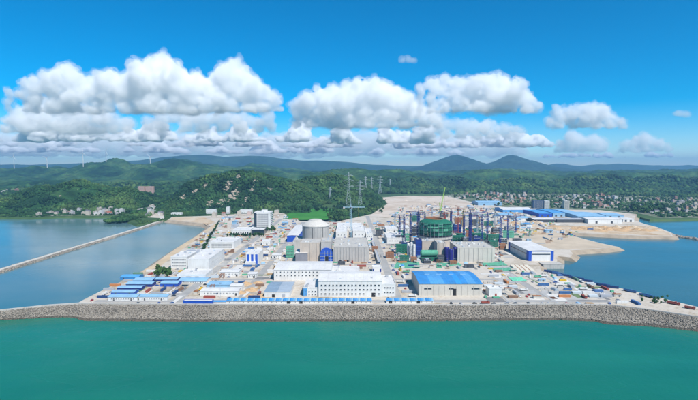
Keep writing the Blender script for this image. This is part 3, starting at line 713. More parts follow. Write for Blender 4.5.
b = building('office_tower', 'tall white office tower with dark glass side at the foot of the hill', (254, 270.5, 228.6, 212.6, 209.5), wins=[('F', 8, 8, 2.2, 2.4, 1.5, 34, .12)], units=6, depth=38)
w, d, h = dims(b)
MB().box(-2.6, 2.6, -.25, .05, .5, h-.4).build('glass_strip', M_GLASS, b, (-w/2+3, -d/2, 0))
for k in range(8): MB().box(-.15, .06, -d/2+1.5, d/2-1.5, 0, 2).build('window_band', M_GLASS, b, (w/2+.1, 0, 2.5+k*4.2))
MB().box(-6, 6, -5, 5, 0, 4.5).build('penthouse', M_WHITE, b, (2, 2, h))
b = building('pump_house', 'white block with blue vertical stripes standing alone on the paved yard', (246, 258.6, 264, 254, 249.4), stripes=3, stripe_mat=M_DBLUE, units=2, wins=[('R', 3, 2, 1.4, 1.4, 2, 11)])
MB().box(-7, 7, -6, 0, -.2, 4).build('annex', M_WHITE, b, (-2, -b['D']/2, 0))
for i, (px, lab, dr) in enumerate([((220, 238.5, 276.4, 272.2, 269.2), 'small white shed with dark ends on the western road', .4), ((248, 256.5, 278, 274, 272), 'tiny white hut on the sandy yard below the striped block', .2),
        ((262, 270, 245, 240.8, 239.2), 'small white hut with pale blue side behind the striped block', .1), ((272, 281, 258, 255, 253.6), 'low white hut left of the reactor yard', -.2),
        ((200, 238, 295.6, 291.4, 287.6), 'long white low shed with a dark window row near the seawall', .45), ((230, 242, 290.4, 286, 283.4), 'white box shed right of the blue roof near the seawall', .1)]):
    ww = bpx(*px); building('site_shed', lab, px, cat='shed', style='gable_x', rise=.05, doors=[(dr, 2.2, 2.6, M_DARKS)], wins=[('F', max(3, int((ww[1]-ww[0])/4)), 1, 1.4, 1.1, .6, ww[4])])
building('site_shed', 'low shed with pale blue roof left of the sandy yard', (207, 230, 287.4, 284.8, 281), wall=M_SKYB, roof=M_SKYB, cat='shed', style='gable_x', rise=.05, panels=6)
building('site_shed', 'low shed with solid deep blue front and white frame on the seawall road', (183, 212, 305.4, 301.2, 299.6), wall=M_DBLUE, roof=M_WROOF, cat='shed', style='flat', parapet=.5)
for i, (px, wall, roof, lab) in enumerate([
        ((150, 177, 281.6, 279.6, 277.2), M_NAVY, M_SKYB, 'rearmost blue shed of the left camp with navy front'),
        ((133, 152, 283, 280.6, 277.6), M_NAVY, M_SKYB, 'short blue shed in the left camp nearest the lagoon bank'),
        ((160, 177.5, 286.6, 283.8, 280.8), M_DBLUE, M_SKYB, 'bright blue fronted shed in the right of the left camp'),
        ((126, 152, 286.8, 284.2, 281.6), M_NAVY, M_SKYB, 'long navy fronted shed in the middle of the left camp'),
        ((117, 141, 290.6, 288, 285.6), M_NAVY, M_SKYB, 'navy fronted shed one row before the middle of the left camp'),
        ((111, 134, 295, 292.6, 289.8), M_DBLUE, M_SKYB, 'front left shed of the left camp with pale blue roof'),
        ((178, 206, 283.4, 281.6, 277.6), M_WHITE, M_SKYB, 'wide pale blue roofed shed right of the left camp'),
        ((108, 137, 300.6, 297.2, 294), M_WHITE, M_SKYB, 'white walled site office with pale blue roof at the camp corner'),
        ((139, 167, 300.4, 297, 294.2), M_WHITE, M_SKYB, 'white walled site office with pale blue roof in the camp middle'),
        ((120, 138, 279.6, 277.6, 274.6), M_BLUE, M_BLUE2, 'blue shed on the bank edge of the left camp')]):
    ww = bpx(*px)
    building('camp_shed', lab, px, wall=wall, roof=roof, cat='shed', style='gable_x', rise=.1, group='blue sheds of the left camp', doors=[(-.3, 1.5, 2.2, M_DARKS), (.3, 1.5, 2.2, M_DARKS)],
             wins=[('F', 10, 1, 1.2, 1.0, .4, ww[4])] if wall is M_WHITE else ())
# ---- blue roofed cabin row along the seawall: every roof panel a piece
def cabin_row(label, x0, x1, yb, n, gates):
    a, b_ = G(x0, yb, ZG), G(x1, yb, ZG); L = b_.x-a.x; t = thing('cabin_row', label, 'cabins', (a.x, a.y, ZG))
    FOOT.append((a.x, b_.x, a.y-1, a.y+7))
    MB().box(0, L, 0, 5.4, -.2, 2.7).build('wall', M_WHITE, t)
    u = L/n
    for k in range(n):
        m = bpy.data.meshes.get('cabin_panel_%s_%d' % (label[:6], k % 3))
        if m is None:
            q = MB(); q.add([(0.05,-.5,2.75),(u*.5,-.5,3.2),(u-.05,-.5,2.75),(0.05,5.9,3.7),(u*.5,5.9,4.15),(u-.05,5.9,3.7),(0.05,-.5,2.6),(u-.05,-.5,2.6),(0.05,5.9,3.5),(u-.05,5.9,3.5)], [(0,1,4,3),(1,2,5,4),(6,7,2,1,0),(8,3,4,5,9),(6,0,3,8),(2,7,9,5)])
            m = q.mesh('cabin_panel_%s_%d' % (label[:6], k % 3), [M_BLUE, M_BLUE2, M_SKYB][k % 3])
        link('roof_panel', m, t, (u*k, 0, 0))
        if k % 2: link('window', win_mesh(1.0, .9), t, (u*(k+.5), -.03, 1.1))
    for g in gates:
        gx = G(g, yb, ZG).x-a.x
        MB().box(-1.6, 1.6, -.25, .05, -.1, 2.5).build('gate', M_BLACK, t, (gx, 0, 0))
cabin_row('long row of cabins with striped blue roofs along the seawall road', 226, 372, 303.6, 62, (288.5, 301, 353))
cabin_row('short row of cabins with blue roofs left of the blue-roofed hall', 386.5, 433.5, 303.4, 18, (390.5, 418.5))
building('site_shed', 'thin pale shed with blue stripe right of the deep blue shed', (212.5, 226, 303.8, 301.8, 300.6), wall=M_WHITE, roof=M_BLUE2, cat='shed', style='gable_x', rise=.1)

# ---- finished reactor: shield building and its blocks
rc = G(315, 249.5, ZG); rc.y = 772; rc.x = (315.3-CX)/F*772
R0 = 13.3/F*772
zt = A(315, 226.5, 772-R0).z-ZG; zp = A(315, 219.6, 772).z-ZG
t = thing('reactor_building', 'finished round concrete reactor building with low conical roof', 'reactor', (rc.x, rc.y, ZG)); FOOT.append((rc.x-R0, rc.x+R0, 772-R0, 772+R0))
NS = 28
for k in range(NS):
    a0, a1 = 2*math.pi*k/NS+.004, 2*math.pi*(k+1)/NS-.004
    m = MB(); vs = []
    for z in (-.3, zt-1.2):
        for rr in (R0-.8, R0):
            for j in range(4):
                a_ = a0+(a1-a0)*j/3; vs.append((rr*math.cos(a_), rr*math.sin(a_), z))
    f = [(4+j, 5+j, 13+j, 12+j) for j in range(3)] + [(j+1, j, 8+j, 9+j) for j in range(3)] + [(8+j, 12+j, 13+j, 9+j) for j in range(3)] + [(0, 4, 12, 8), (7, 3, 11, 15)]
    m.add(vs, f); m.build('wall_panel', M_GCONC, t)
MB().lathe([(R0-.9, -.3), (R0-.9, zt-1.2)], 64).build('inner_wall', M_GCONC, t)
MB().lathe([(R0+.7, zt-1.4), (R0+.7, zt), (R0-.1, zt+.4), (R0*.8, zt+(zp-zt)*.45), (R0*.45, zp-.5), (R0*.45, zp+.3), (R0*.42, zp+.5), (0.01, zp+.7)], 72).build('roof', mat('pale_dome_concrete', (.54, .51, .46), .85, .1, .1, dirt=(.36, .34, .31)), t)
MB().lathe([(R0+.35, 13), (R0+.35, 14.2), (R0-.2, 14.2)], 64).build('ring_band', M_DARKS, t)
for a_ in (-1.72, -.95, -2.5): MB().tube((R0*math.cos(a_)*1.01, R0*math.sin(a_)*1.01, 0), (R0*math.cos(a_)*1.01, R0*math.sin(a_)*1.01, zt-1), .35, 6).build('downpipe', M_DARKS, t)
building('auxiliary_block', 'tan concrete block in front of the finished reactor building', (300, 320.5, 261.5, 243, 239), wall=M_TCONC, roof=M_CONC, units=4, ribs=3)
building('auxiliary_block', 'pale concrete block joining the finished reactor to its turbine hall', (321, 331.3, 262, 242, 238), wall=M_GCONC, roof=M_CONC, units=3)
building('low_block', 'wide low concrete roof around the foot of the finished reactor', (293.5, 331.5, 251, 240.5, 236.8), wall=M_CONC, roof=M_CONC, units=5, foot=False)
building('small_shed', 'grey shed with white roof in front of the tan concrete block', (295.5, 307.5, 262, 253.4, 249), wall=mat('slate_wall', (.24, .24, .26), .8, .12, .2), roof=M_WROOF, cat='shed', style='gable_x', rise=.06)
building('switch_house', 'white roofed house with a blue front left of the finished reactor', (287, 298.5, 242, 235.6, 225), wall=M_DBLUE, roof=M_WROOF, style='gable_y', rise=.03, units=2)
tb = building('turbine_hall', 'grey ribbed concrete turbine hall right of the finished reactor', (333.5, 369, 262, 247.2, 238), wall=M_GCONC, roof=M_CONC, units=14, ribs=12)
for u in (-.31, -.1): MB().box(-1.6, 1.6, -.6, .04, 0, 3).build('door', M_BLACK, tb, (u*tb['W'], -tb['D']/2, 0))
# arched blue sheeted scaffold
t = thing('blue_scaffold', 'arched tower wrapped in dark blue sheeting beside the turbine hall', 'scaffold', tuple(G(326.4, 262, ZG)))
X = 8.6; prof = [(X, 0), (X, 13)] + [(X*math.cos(a_), 13+X*.95*math.sin(a_)) for a_ in np.linspace(.2, math.pi-.2, 9)] + [(-X, 13), (-X, 0)]
for k, (y0, y1, m_) in enumerate(((-2.5, .5, M_DBLUE), (.7, 4, M_NAVY), (4.2, 7.5, M_DBLUE))):
    m = MB()
    for (p, q) in zip(prof[:-1], prof[1:]): m.quad((p[0], y0, p[1]), (q[0], y0, q[1]), (q[0], y1, q[1]), (p[0], y1, p[1]))
    m.quad(*[(p[0], y0, p[1]) for p in prof]); m.quad(*[(p[0], y1, p[1]) for p in reversed(prof)]); m.build('sheeting', m_, t)
for z in (4, 8.5, 13): MB().box(-X-.2, X+.2, -2.9, -2.5, z, z+.35).build('ledger', M_STEEL, t)
for x_ in (-6, -2, 2, 6): MB().box(x_-.15, x_+.15, -2.95, -2.6, 0, 17).build('pole', M_STEEL, t)
MB().box(-1.5, 3, -3, -2.5, 0, 9).build('opening', M_BLACK, t)
# white plant houses behind the turbine hall
for px, lab in [((336, 347, 239, 232, 226), 'white plant house behind the turbine hall, left of the tower crane mast'), ((353, 365, 239.5, 231, 225.5), 'white plant house behind the turbine hall, right of the tower crane mast'),
                ((337, 362, 229.5, 226.6, 223), 'low white store at the back of the finished unit'), ((366, 373, 240, 234, 228), 'narrow white house beside the eastern gallery')]:
    w_ = bpx(*px); building('plant_house', lab, px, units=5, wins=[('F', max(3, int((w_[1]-w_[0])/6)), 1, 2, 1.6, 2, w_[4])], doors=[(.3, 3, 4, M_NAVY)])
for px, lab in [((387, 406, 243.5, 238, 233), 'white workshop left of the unfinished reactor'), ((386, 398, 232.5, 229, 226), 'small white workshop behind, left of the unfinished reactor'), ((399, 410, 231, 227.8, 225), 'grey roofed store left of the navy cranes')]:
    building('plant_house', lab, px, units=4, doors=[(.2, 3, 3.6, M_DARKS)], wins=[('F', 6, 1, 2, 1.4, 2, 8)])
building('gatehouse', 'small white gatehouse with navy sides at the end of the pipe gallery', (372.5, 381.5, 272, 267.6, 265.6), doors=[(-.4, 1.8, 4, M_NAVY), (.4, 1.8, 4, M_NAVY)])
# pipe gallery
p0, p1 = G(379.5, 264, ZG), G(379.5, 264, ZG); gy = G(0, 242.5, ZG).y-p0.y
t = thing('pipe_gallery', 'long covered pipe gallery running back along the turbine hall', 'gallery', tuple(p0)); FOOT.append((p0.x-4, p0.x+4, p0.y, p0.y+gy))
for sx in (-2.2, 2.2): MB().box(sx-.5, sx+.5, 0, gy, 3.2, 4.4).build('pipe', M_CONC, t)
MB().box(-1.6, 1.6, 0, gy, 3.3, 3.8).build('deck', M_GROOF, t)
for k in range(14): MB().box(-2.6, 2.6, -.4, .4, -.1, 3.2).build('trestle', M_STEEL, t, (0, gy*(k+.5)/14, 0))

# ---- reactor under construction
D2 = 790; xc = (436-CX)/F*D2; R2 = 16.6/F*D2
z = lambda y, d=D2-R2: A(436, y, d).z-ZG
t = thing('unfinished_reactor', 'unfinished round reactor wrapped in green netting with an open top', 'reactor', (xc, D2, ZG)); FOOT.append((xc-R2, xc+R2, D2-R2, D2+R2))
zb0 = z(236.3)
MB().lathe([(R2*.93, -.3), (R2*.93, z(236.5))], 56).build('concrete_wall', M_TCONC, t)
MB().lathe([(R2*.985, zb0-2.4), (R2*1.0, zb0-2.4), (R2*1.0, zb0), (R2*.9, zb0)], 56).build('dark_band', M_DARKS, t)
MB().lathe([(R2*.97, z(240)), (R2*.99, z(240)), (R2*.99, z(237.6)), (R2*.9, z(237.6))], 56).build('ring_beam', M_CONC, t)
zb, ztop = z(236.3), z(224.2)
bands = 5
for k in range(bands):
    z0_, z1_ = zb+(ztop-zb)*k/bands, zb+(ztop-zb)*(k+1)/bands-.12
    bul = lambda q: R2*(.955+.06*math.sin(math.pi*min(1, max(0, (q-zb)/(ztop-zb)))))
    for s_ in range(20):
        a0, a1 = 2*math.pi*s_/20, 2*math.pi*(s_+1)/20-.012; jj = rng.uniform(-.25, .25)
        m = MB(); P = []
        for zz in (z0_, (z0_+z1_)/2, z1_):
            for j in range(4):
                a_ = a0+(a1-a0)*j/3; rr = bul(zz)+jj+rng.uniform(-.12, .12); P.append((rr*math.cos(a_), rr*math.sin(a_), zz))
        m.add(P, [(4*i+j, 4*i+j+1, 4*i+j+5, 4*i+j+4) for i in range(2) for j in range(3)])
        m.build('netting_sheet', M_NET if rng.random() < .75 else M_NET2, t)
MB().lathe([(R2*.97, ztop), (R2*.9, ztop+2.2), (R2*.62, ztop+5), (R2*.5, ztop+5.6), (R2*.46, ztop+5.4), (R2*.46, ztop-4)], 56).build('dome_shell', M_NET, t)
MB().lathe([(R2*.5, ztop+5.5), (R2*.5, ztop+6.6), (R2*.44, ztop+6.6), (R2*.44, ztop+2)], 48).build('opening_rim', M_RUST, t)
for k in range(28):
    a_ = 2*math.pi*k/28; r_ = R2*1.03
    MB().tube((r_*math.cos(a_), r_*math.sin(a_), zb-6), (r_*math.cos(a_), r_*math.sin(a_), ztop+1.5), .18, 4).build('scaffold_pole', M_STEEL, t)
for k in range(4):
    zz = zb+(ztop-zb)*k/3; MB().lathe([(R2*1.045, zz), (R2*1.045, zz+.3), (R2*1.0, zz+.3), (R2*1.0, zz)], 40).build('walkway', M_DARKS, t)
building('unfinished_block', 'tan concrete block under the green-netted reactor', (422, 436.5, 256, 241.5, 239), wall=M_TCONC, roof=M_CONC, units=4, foot=False)
building('unfinished_block', 'tan concrete block between green tank and navy drums', (437, 445.5, 260, 243, 240), wall=M_TCONC, roof=M_CONC, units=3, foot=False, ribs=2)
building('unfinished_turbine_hall', 'wide beige unfinished hall right of the navy drums', (457.5, 494.5, 262.4, 248, 242), wall=M_BEIGE, roof=M_CONC, units=18, ribs=8)
def drum(name, label, x, yb, yt, wpx, m_, horiz=False, cat='tank', seed=0):
    g = G(x, yb, ZG); r = wpx/2/F*g.y; h = A(x, yt, g.y).z-ZG
    t = thing(name, label, cat, tuple(g)); FOOT.append((g.x-r, g.x+r, g.y-r, g.y+r))
    MB().lathe([(r, -.2), (r, h*.93), (r*.8, h*.98), (.01, h)], 28).build('shell', m_, t)
    for k in range(3): MB().lathe([(r+.02, h*(.2+.28*k)), (r+.25, h*(.2+.28*k)), (r+.25, h*(.2+.28*k)+.4), (r, h*(.2+.28*k)+.4)], 28).build('band', m_ if k else M_STEEL, t)
    MB().tube((r+.3, -.4, 0), (r+.3, -.4, h), .15, 4).tube((r+.3, .4, 0), (r+.3, .4, h), .15, 4).build('ladder', M_STEEL, t)
    return t
for x, yb, yt, w_, lab in ((446.5, 260.5, 246.8, 4.8, 'leftmost of the navy drums beside the unfinished reactor'), (450.6, 262.6, 248.6, 5, 'front navy drum beside the unfinished reactor'), (455, 261.4, 247, 4.8, 'rightmost of the navy drums beside the unfinished reactor')):
    drum('navy_drum', lab, x, yb, yt, w_, mat('navy_purple', (.02, .02, .17), .5, .25, .3))
for x, yb, yt, lab in ((408.2, 256.5, 243, 'left white silo beside the navy module'), (411.2, 257.5, 242, 'middle white silo beside the navy module'), (414, 258, 244, 'right white silo beside the navy module')):
    drum('silo', lab, x, yb, yt, 2.7, M_WHITE, cat='silo')
b = building('navy_module', 'tall navy steel module left of the unfinished reactor', (415.5, 421.5, 257, 240, 238.4), wall=M_NAVY, roof=M_DARKS, cat='module', units=3)
for k in range(4): MB().box(-b['W']/2-.15, b['W']/2+.15, -.3, .05, 0, .5).build('beam', M_DBLUE, b, (0, -b['D']/2, b['H']*(k+.5)/4))
# green tank lying on its cradle
g = G(429, 260.5, ZG); L = 15.5/F*g.y; r = 3.1/F*g.y
t = thing('green_tank', 'large pale green steel tank lying on a dark green cradle', 'tank', tuple(g)); FOOT.append((g.x-L/2, g.x+L/2, g.y-6, g.y+6))
m = MB()
for (p, q, ra, rb) in ((-L/2, L/2, r, r), (-L/2-1.6, -L/2, r*.6, r), (L/2, L/2+1.6, r, r*.6)): m.tube((p, 0, 10.5+r-4), (q, 0, 10.5+r-4), ra, 24, rb)
m.build('shell', M_NET2, t, smooth=False)
for k in range(5): MB().tube((-L/2+L*(k+.5)/5-.3, 0, 6.5+r), (-L/2+L*(k+.5)/5+.3, 0, 6.5+r), r+.2, 24).build('hoop', M_GREENM, t)
MB().box(-L/2-1, L/2+1, -4.6, 4.6, -.2, 5.6).build('cradle', M_NET, t)
for k in range(6): MB().box(-.5, .5, -5, -4.55, 0, 5.6).build('post', M_DARKS, t, (-L/2+L*k/5, 0, 0))
# green scaffolding frames around the works
def frame(label, px, m_, group=None, levels=4, bays=5):
    X0, X1, Y0, Y1, h = bpx(*px); Y1 = min(Y1, Y0+10)
    t = thing('scaffold', label, 'scaffold', ((X0+X1)/2, Y0, ZG), 0, group); FOOT.append((X0, X1, Y0, Y1)); w = X1-X0; d = Y1-Y0
    for i in range(bays+1):
        m = MB()
        for yy in (0, d): m.box(-.16, .16, yy-.16, yy+.16, 0, h)
        m.build('pole_pair', M_STEEL, t, (-w/2+w*i/bays, 0, 0))
    for k in range(1, levels+1):
        MB().box(-w/2, w/2, 0, d, -.12, .12).build('deck', m_, t, (0, 0, h*k/levels))
        MB().box(-w/2, w/2, -.22, -.17, -h/levels*.75, -.2).build('net_sheet', m_, t, (0, 0, h*k/levels))
    return t
for px, m_, lab in (((396, 410, 254, 245, 243), M_NET, 'green scaffold frame left of the silos'), ((452, 466, 245, 236, 234), M_NET, 'green scaffold frame behind the navy drums'), ((440, 452, 232, 221.5, 220), M_NET2, 'bright green scaffold right behind the unfinished reactor'),
                   ((472, 486, 242, 233.5, 232), M_NET, 'green scaffold frame beside the tall navy crane'), ((488, 500, 241, 235, 233.6), M_NET, 'low green scaffold frame behind the beige hall'), ((318.6, 324, 254, 243.5, 242), M_NET, 'green netted scaffold behind the arched blue tower'),
                   ((503, 514, 238, 231.5, 230), M_NET2, 'pale green scaffold on the back yard'), ((286, 294, 258, 247, 245), M_NET2, 'thin green scaffold left of the tan block'), ((338, 352, 245.6, 240, 238.8), M_NET2, 'green scaffold on the turbine hall yard')):
    frame(lab, px, m_)
for i, (x, yb, w_, h_) in enumerate(((396, 243, 8, 7), (400, 262, 9, 6), (411, 262.5, 6, 5), (438, 262.6, 6, 7), (456, 243, 9, 9), (466, 238, 8, 7), (480, 246, 9, 5), (490, 247, 8, 6), (425, 222, 10, 5), (440, 217.6, 8, 5), (412, 222, 7, 6), (455, 224, 9, 6), (470, 226, 10, 6), (398, 236, 7, 5), (500, 250, 6, 6), (514, 243, 8, 4), (484, 226, 9, 4), (450, 265, 7, 3.5), (338, 265, 7, 3), (312, 232, 7, 5), (372, 252, 6, 5), (376, 236, 7, 6), (298, 246, 6, 7), (386, 258, 8, 5), (465, 268, 9, 3))):
    frame('%s beside %s' % (['dark steel scaffold frame', 'green netted scaffold frame', 'rusty steel scaffold frame'][i % 3], ['the works around the unfinished reactor', 'the finished reactor and its turbine hall'][x < 392 and x > 290]), (x, x+w_, yb, yb-h_, yb-h_-1), [M_DARKS, M_NET, M_RUST][i % 3], '%s scaffold frames %s' % (['dark', 'green', 'rusty'][i % 3], 'right' if not (x < 392 and x > 290) else 'left'), 4, 6)
for i, (x, yb, w_, h_, m_, what) in enumerate(((402, 252, 5, 9, M_NAVY, 'navy steel module left of the silos'), (424, 263.5, 7, 3.5, M_DARKS, 'dark steel block in front of the green tank'), (463, 246.6, 8, 8, M_DARKS, 'dark steel structure behind the beige hall'), (474, 244, 6, 7, M_NAVY, 'navy steel structure behind the beige hall'),
        (483, 240, 8, 5, M_DARKS, 'dark steel structure on the back yard near the cranes'), (454, 233, 7, 8, M_NAVY, 'navy steel structure right of the unfinished reactor'), (412, 236, 6, 9, M_DARKS, 'dark steel structure left behind the unfinished reactor'), (443, 228, 7, 6, M_GREENM, 'green steel structure right behind the unfinished reactor'),
        (500, 244, 7, 4, M_DARKS, 'dark low structure left of the white hall with blue corners'), (493, 233, 7, 4, M_DARKS, 'dark low structure on the back yard'), (402, 240.5, 7, 6, M_GREENM, 'green steel structure beside the white workshop'), (478, 251, 5, 5, M_DARKS, 'dark hoist house on the beige hall edge'), (462, 226, 8, 5, M_GCONC, 'grey concrete structure on the back yard'), (420, 230, 7, 7, M_GCONC, 'grey concrete stub behind the unfinished reactor'), (506, 231, 8, 4, M_GCONC, 'grey concrete slab building near the spoil heaps'))):
    b = building('steel_structure', what, (x, x+w_, yb, yb-h_, yb-h_-1.4), wall=m_, roof=M_DARKS, cat='structure', units=5, depth=12, foot=True, parapet=.6)
    for k in range(4): MB().box(-b['W']/2-.2, b['W']/2+.2, -.5, .05, 0, .5).build('beam', M_STEEL if k % 2 else m_, b, (0, -b['D']/2, b['H']*(k+.6)/4.3))
    for k in range(5): MB().box(-.25, .25, -.6, .05, 0, b['H']+rng.uniform(0, 3)).build('column', m_, b, (-b['W']/2+b['W']*k/4, -b['D']/2, 0))
def flat_net(label, px, m_, z_=ZG+.3):
    P = [G(x, y, z_) for x, y in px]; c = sum(P, Vector())/len(P); m = MB()
    r_ = random.Random(len(label)); N = 10; a, b_, c_, d_ = P
    pt = lambda u, v: a.lerp(b_, u).lerp(d_.lerp(c_, u), v)-c+Vector((0, 0, r_.uniform(0, .7)))
    g = [[pt(i/N, j/5) for i in range(N+1)] for j in range(6)]
    for j in range(5):
        for i in range(N): m.quad(g[j][i], g[j][i+1], g[j+1][i+1], g[j+1][i])
    tag(m.build('ground_net', m_, None, (c.x, c.y, z_)), label, 'netting')
flat_net('crumpled green netting on the ground left of the green tank', [(393, 268.5), (420, 268), (419, 262), (397, 262)], M_NET2)
flat_net('green netting spread on the ground before the unfinished reactor', [(436, 266.5), (462, 266), (459, 263), (437, 263)], M_NET2)
flat_net('pale green net strip in front of the beige hall', [(484, 266), (508, 265.4), (503, 262.6), (482, 263)], M_NET2)
flat_net('second pale green net strip before the beige hall', [(494, 271), (517, 270.6), (513, 267.8), (492, 268)], M_NET2)
flat_net('bright mint green sheet on the yard near the bay', [(513, 281.6), (528, 281.3), (522, 277.6), (508.5, 277.6)], mat('mint_sheet', (.16, .55, .36), .8, .1, .2))
flat_net('green netting beside the back cranes', [(463, 232), (482, 231.6), (480, 227.6), (464, 228)], M_NET)
# cream ramp with stripes by the dock
g = G(527, 271.5, ZG); t = thing('dock_ramp', 'cream concrete ramp with brown rails beside the dock', 'ramp', tuple(g)); FOOT.append((g.x-12, g.x+13, g.y-1, g.y+32))
MB().add([(-12, 0, .1), (12, 0, .1), (12, 30, 2.6), (-12, 30, 2.6), (-12, 0, -.2), (12, 0, -.2), (12, 30, -.2), (-12, 30, -.2)], [(0,1,2,3),(4,5,1,0),(5,6,2,1),(6,7,3,2),(7,4,0,3)]).build('deck', mat('cream_concrete', (.60, .55, .45), .8, .1, .1), t)
for x_ in (-6, 0, 6): MB().add([(x_-.6, 0, .16), (x_+.6, 0, .16), (x_+.6, 30, 2.7), (x_-.6, 30, 2.7)], [(0,1,2,3)]).build('rail', M_RUST, t)

# ---- industry and town to the right, behind
for px, wall, roof, lab in [
    ((588, 622, 223.4, 219.6, 217.4), M_WHITE, M_WROOF, 'long white hall behind the sand strip'),
    ((578, 606, 219, 216.4, 211.8), M_SKYB, M_SKYB, 'wide pale blue roofed factory behind the long white hall'),
    ((606, 624, 218, 215.6, 212.6), M_SKYB, M_SKYB, 'pale blue roofed factory at the right end of the works'),
    ((623, 634, 222, 219.4, 217.6), M_WHITE, M_WROOF, 'small white hall at the bay end of the works'),
    ((539, 552, 217, 213.6, 209.6), M_DBLUE, M_BLUE2, 'blue roofed factory at the left of the works'),
    ((553, 565, 216.6, 213, 209), M_SKYB, M_BLUE2, 'second blue roofed factory in the works row'),
    ((566, 578, 216, 212.6, 208.8), M_DBLUE, M_SKYB, 'third blue roofed factory in the works row'),
    ((503, 533, 212.4, 209.8, 207.4), M_BLUE2, M_WROOF, 'very long pale roofed warehouse left of the navy office block'),
    ((478, 502, 205.4, 202.8, 201), M_SKYB, M_SKYB, 'blue roofed sheds at the edge of the town'),
    ((534, 556, 222.4, 219.6, 217.8), M_DARKS, M_WROOF, 'dark walled open shed with pale roof behind the sand strip'),
    ((557, 584, 222.6, 219.6, 218), M_DARKS, M_GROOF, 'dark open shed with purple-grey roof beside the white hall'),
    ((500, 514, 217.4, 215, 213), M_WHITE, M_SKYB, 'white hut with pale blue roof on the back yard'),
    ((516, 531, 220.6, 218.2, 216.4), M_WHITE, M_SKYB, 'white hut with blue roof near the tan spoil heaps')]:
    building('factory', lab, px, wall=wall, roof=roof, cat='factory', style='gable_x', rise=.05, units=0, doors=[(-.25, 5, 5, M_DARKS), (.2, 5, 5, M_DARKS)])
def tower_block(label, px, wall, floors, cols, roof=M_GROOF, z0=Z_M):
    w_ = bpx(*px, z0=z0); return building('apartment_block', label, px, wall=wall, roof=roof, z0=z0, depth=16, wins=[('F', cols, floors, 2.4, 2.0, 1, w_[4]-.5)], units=2)
tower_block('navy glass office block at the edge of the town', (533, 543.6, 208.8, 200.6, 200), mat('navy_glass', (.03, .06, .12), .3, .2, .2), 8, 6)
tower_block('pale apartment tower right next to the navy office block', (544.4, 549.4, 208.8, 201, 200), M_WHITE, 8, 4)
tower_block('lone pale apartment tower right of the blue factories', (564.5, 569.3, 208.6, 201, 200), M_BEIGE, 8, 4)
for i, (x, w_) in enumerate(((138, 6.4), (145.6, 7.6))):
    tower_block(('left' if i == 0 else 'right') + ' pink apartment block on the road behind the left headland', (x, x+w_, 195.2, 186.6, 186), M_PINK, 7, 5)
for px, lab in (((206, 216, 213.6, 209.6, 208.6), 'white villa at the foot of the rocky hill'), ((226.3, 229.3, 213.6, 207.4, 207), 'slim white tower at the foot of the rocky hill'), ((240, 252, 213.4, 210, 209), 'low tan house at the foot of the rocky hill'), ((171, 181, 215, 213, 212.2), 'low white house on the beach road')):
    building('house', lab, px, cat='house', units=1, depth=14, wins=[('F', 4, 1, 2, 1.6, 1, 4.5)])

# ================================================================== cranes, pylons, turbines
def lattice(m, p, q, w, r, n, w2=None):
    """square lattice girder: four chords, zigzag bracing"""
    p, q = Vector(p), Vector(q); d = (q-p).normalized(); w2 = w if w2 is None else w2
    a = Vector((0, 0, 1)) if abs(d.z) < .7 else Vector((1, 0, 0))
    a = (a-d*a.dot(d)).normalized(); b = d.cross(a); cs = ((1, 1), (1, -1), (-1, -1), (-1, 1))
    ring = lambda t: [p.lerp(q, t)+(a*i+b*j)*((w+(w2-w)*t)/2) for i, j in cs]
    R = [ring(k/n) for k in range(n+1)]
    for c in range(4): m.tube(R[0][c], R[n][c], r, 4)
    for k in range(n):
        for c in range(4):
            e = (c+1) % 4
            m.tube(R[k][c], R[k+1][e], r*.6, 3, cap=False) if k % 2 else m.tube(R[k][e], R[k+1][c], r*.6, 3, cap=False)
    return m
def tower_crane(label, x, yb, yt, mast_m, jib_m, rz, jib=42, group=None, w=2.2, base_z=ZG, r=.26):
    g = G(x, yb, base_z); h = A(x, yt, g.y).z-base_z-7
    t = thing('tower_crane', label, 'crane', tuple(g), rz, group)
    MB().box(-3, 3, -3, 3, -.3, 1).build('base', M_CONC, t)
    lattice(MB(), (0, 0, 1), (0, 0, h), w, r, max(8, int(h/3.2))).build('mast', mast_m, t)
    MB().lathe([(1.5, h), (1.5, h+1.2), (.2, h+1.2)], 12).box(-1.2, 1.2, -1.2, 1.2, h+1.2, h+2).build('slewing_unit', M_DARKS, t)
    cb = MB().box(1.3, 3, -2.4, -.8, h+.6, h+2.8).build('cab', M_WHITE, t); MB().box(1.4, 3.08, -2.46, -1.2, h+1.6, h+2.5).build('cab_window', M_GLASS, cb)
    lattice(MB(), (0, 0, h+2), (0, 0, h+7), 1.5, .2, 3, .4).build('apex', jib_m, t)
    lattice(MB(), (1, 0, h+2.4), (jib, 0, h+2.4), 1.3, .17, 14, .9).build('jib', jib_m, t)
    lattice(MB(), (-1, 0, h+2.4), (-13, 0, h+2.4), 1.4, .17, 5).build('counter_jib', jib_m, t)
    MB().box(-13, -10, -1, 1, h+.4, h+2.6).build('counterweight', M_CONC, t)
    MB().tube((0, 0, h+7), (jib*.6, 0, h+3), .09, 3).tube((0, 0, h+7), (-12, 0, h+3), .09, 3).build('tie_rod', M_DARKS, t)
    MB().box(jib*.55-.6, jib*.55+.6, -.6, .6, h+1.2, h+1.8).tube((jib*.55, 0, h+1.2), (jib*.55, 0, h-14), .07, 3).box(jib*.55-.4, jib*.55+.4, -.3, .3, h-15.2, h-14).build('trolley_hook', M_YEL, t)
    return t
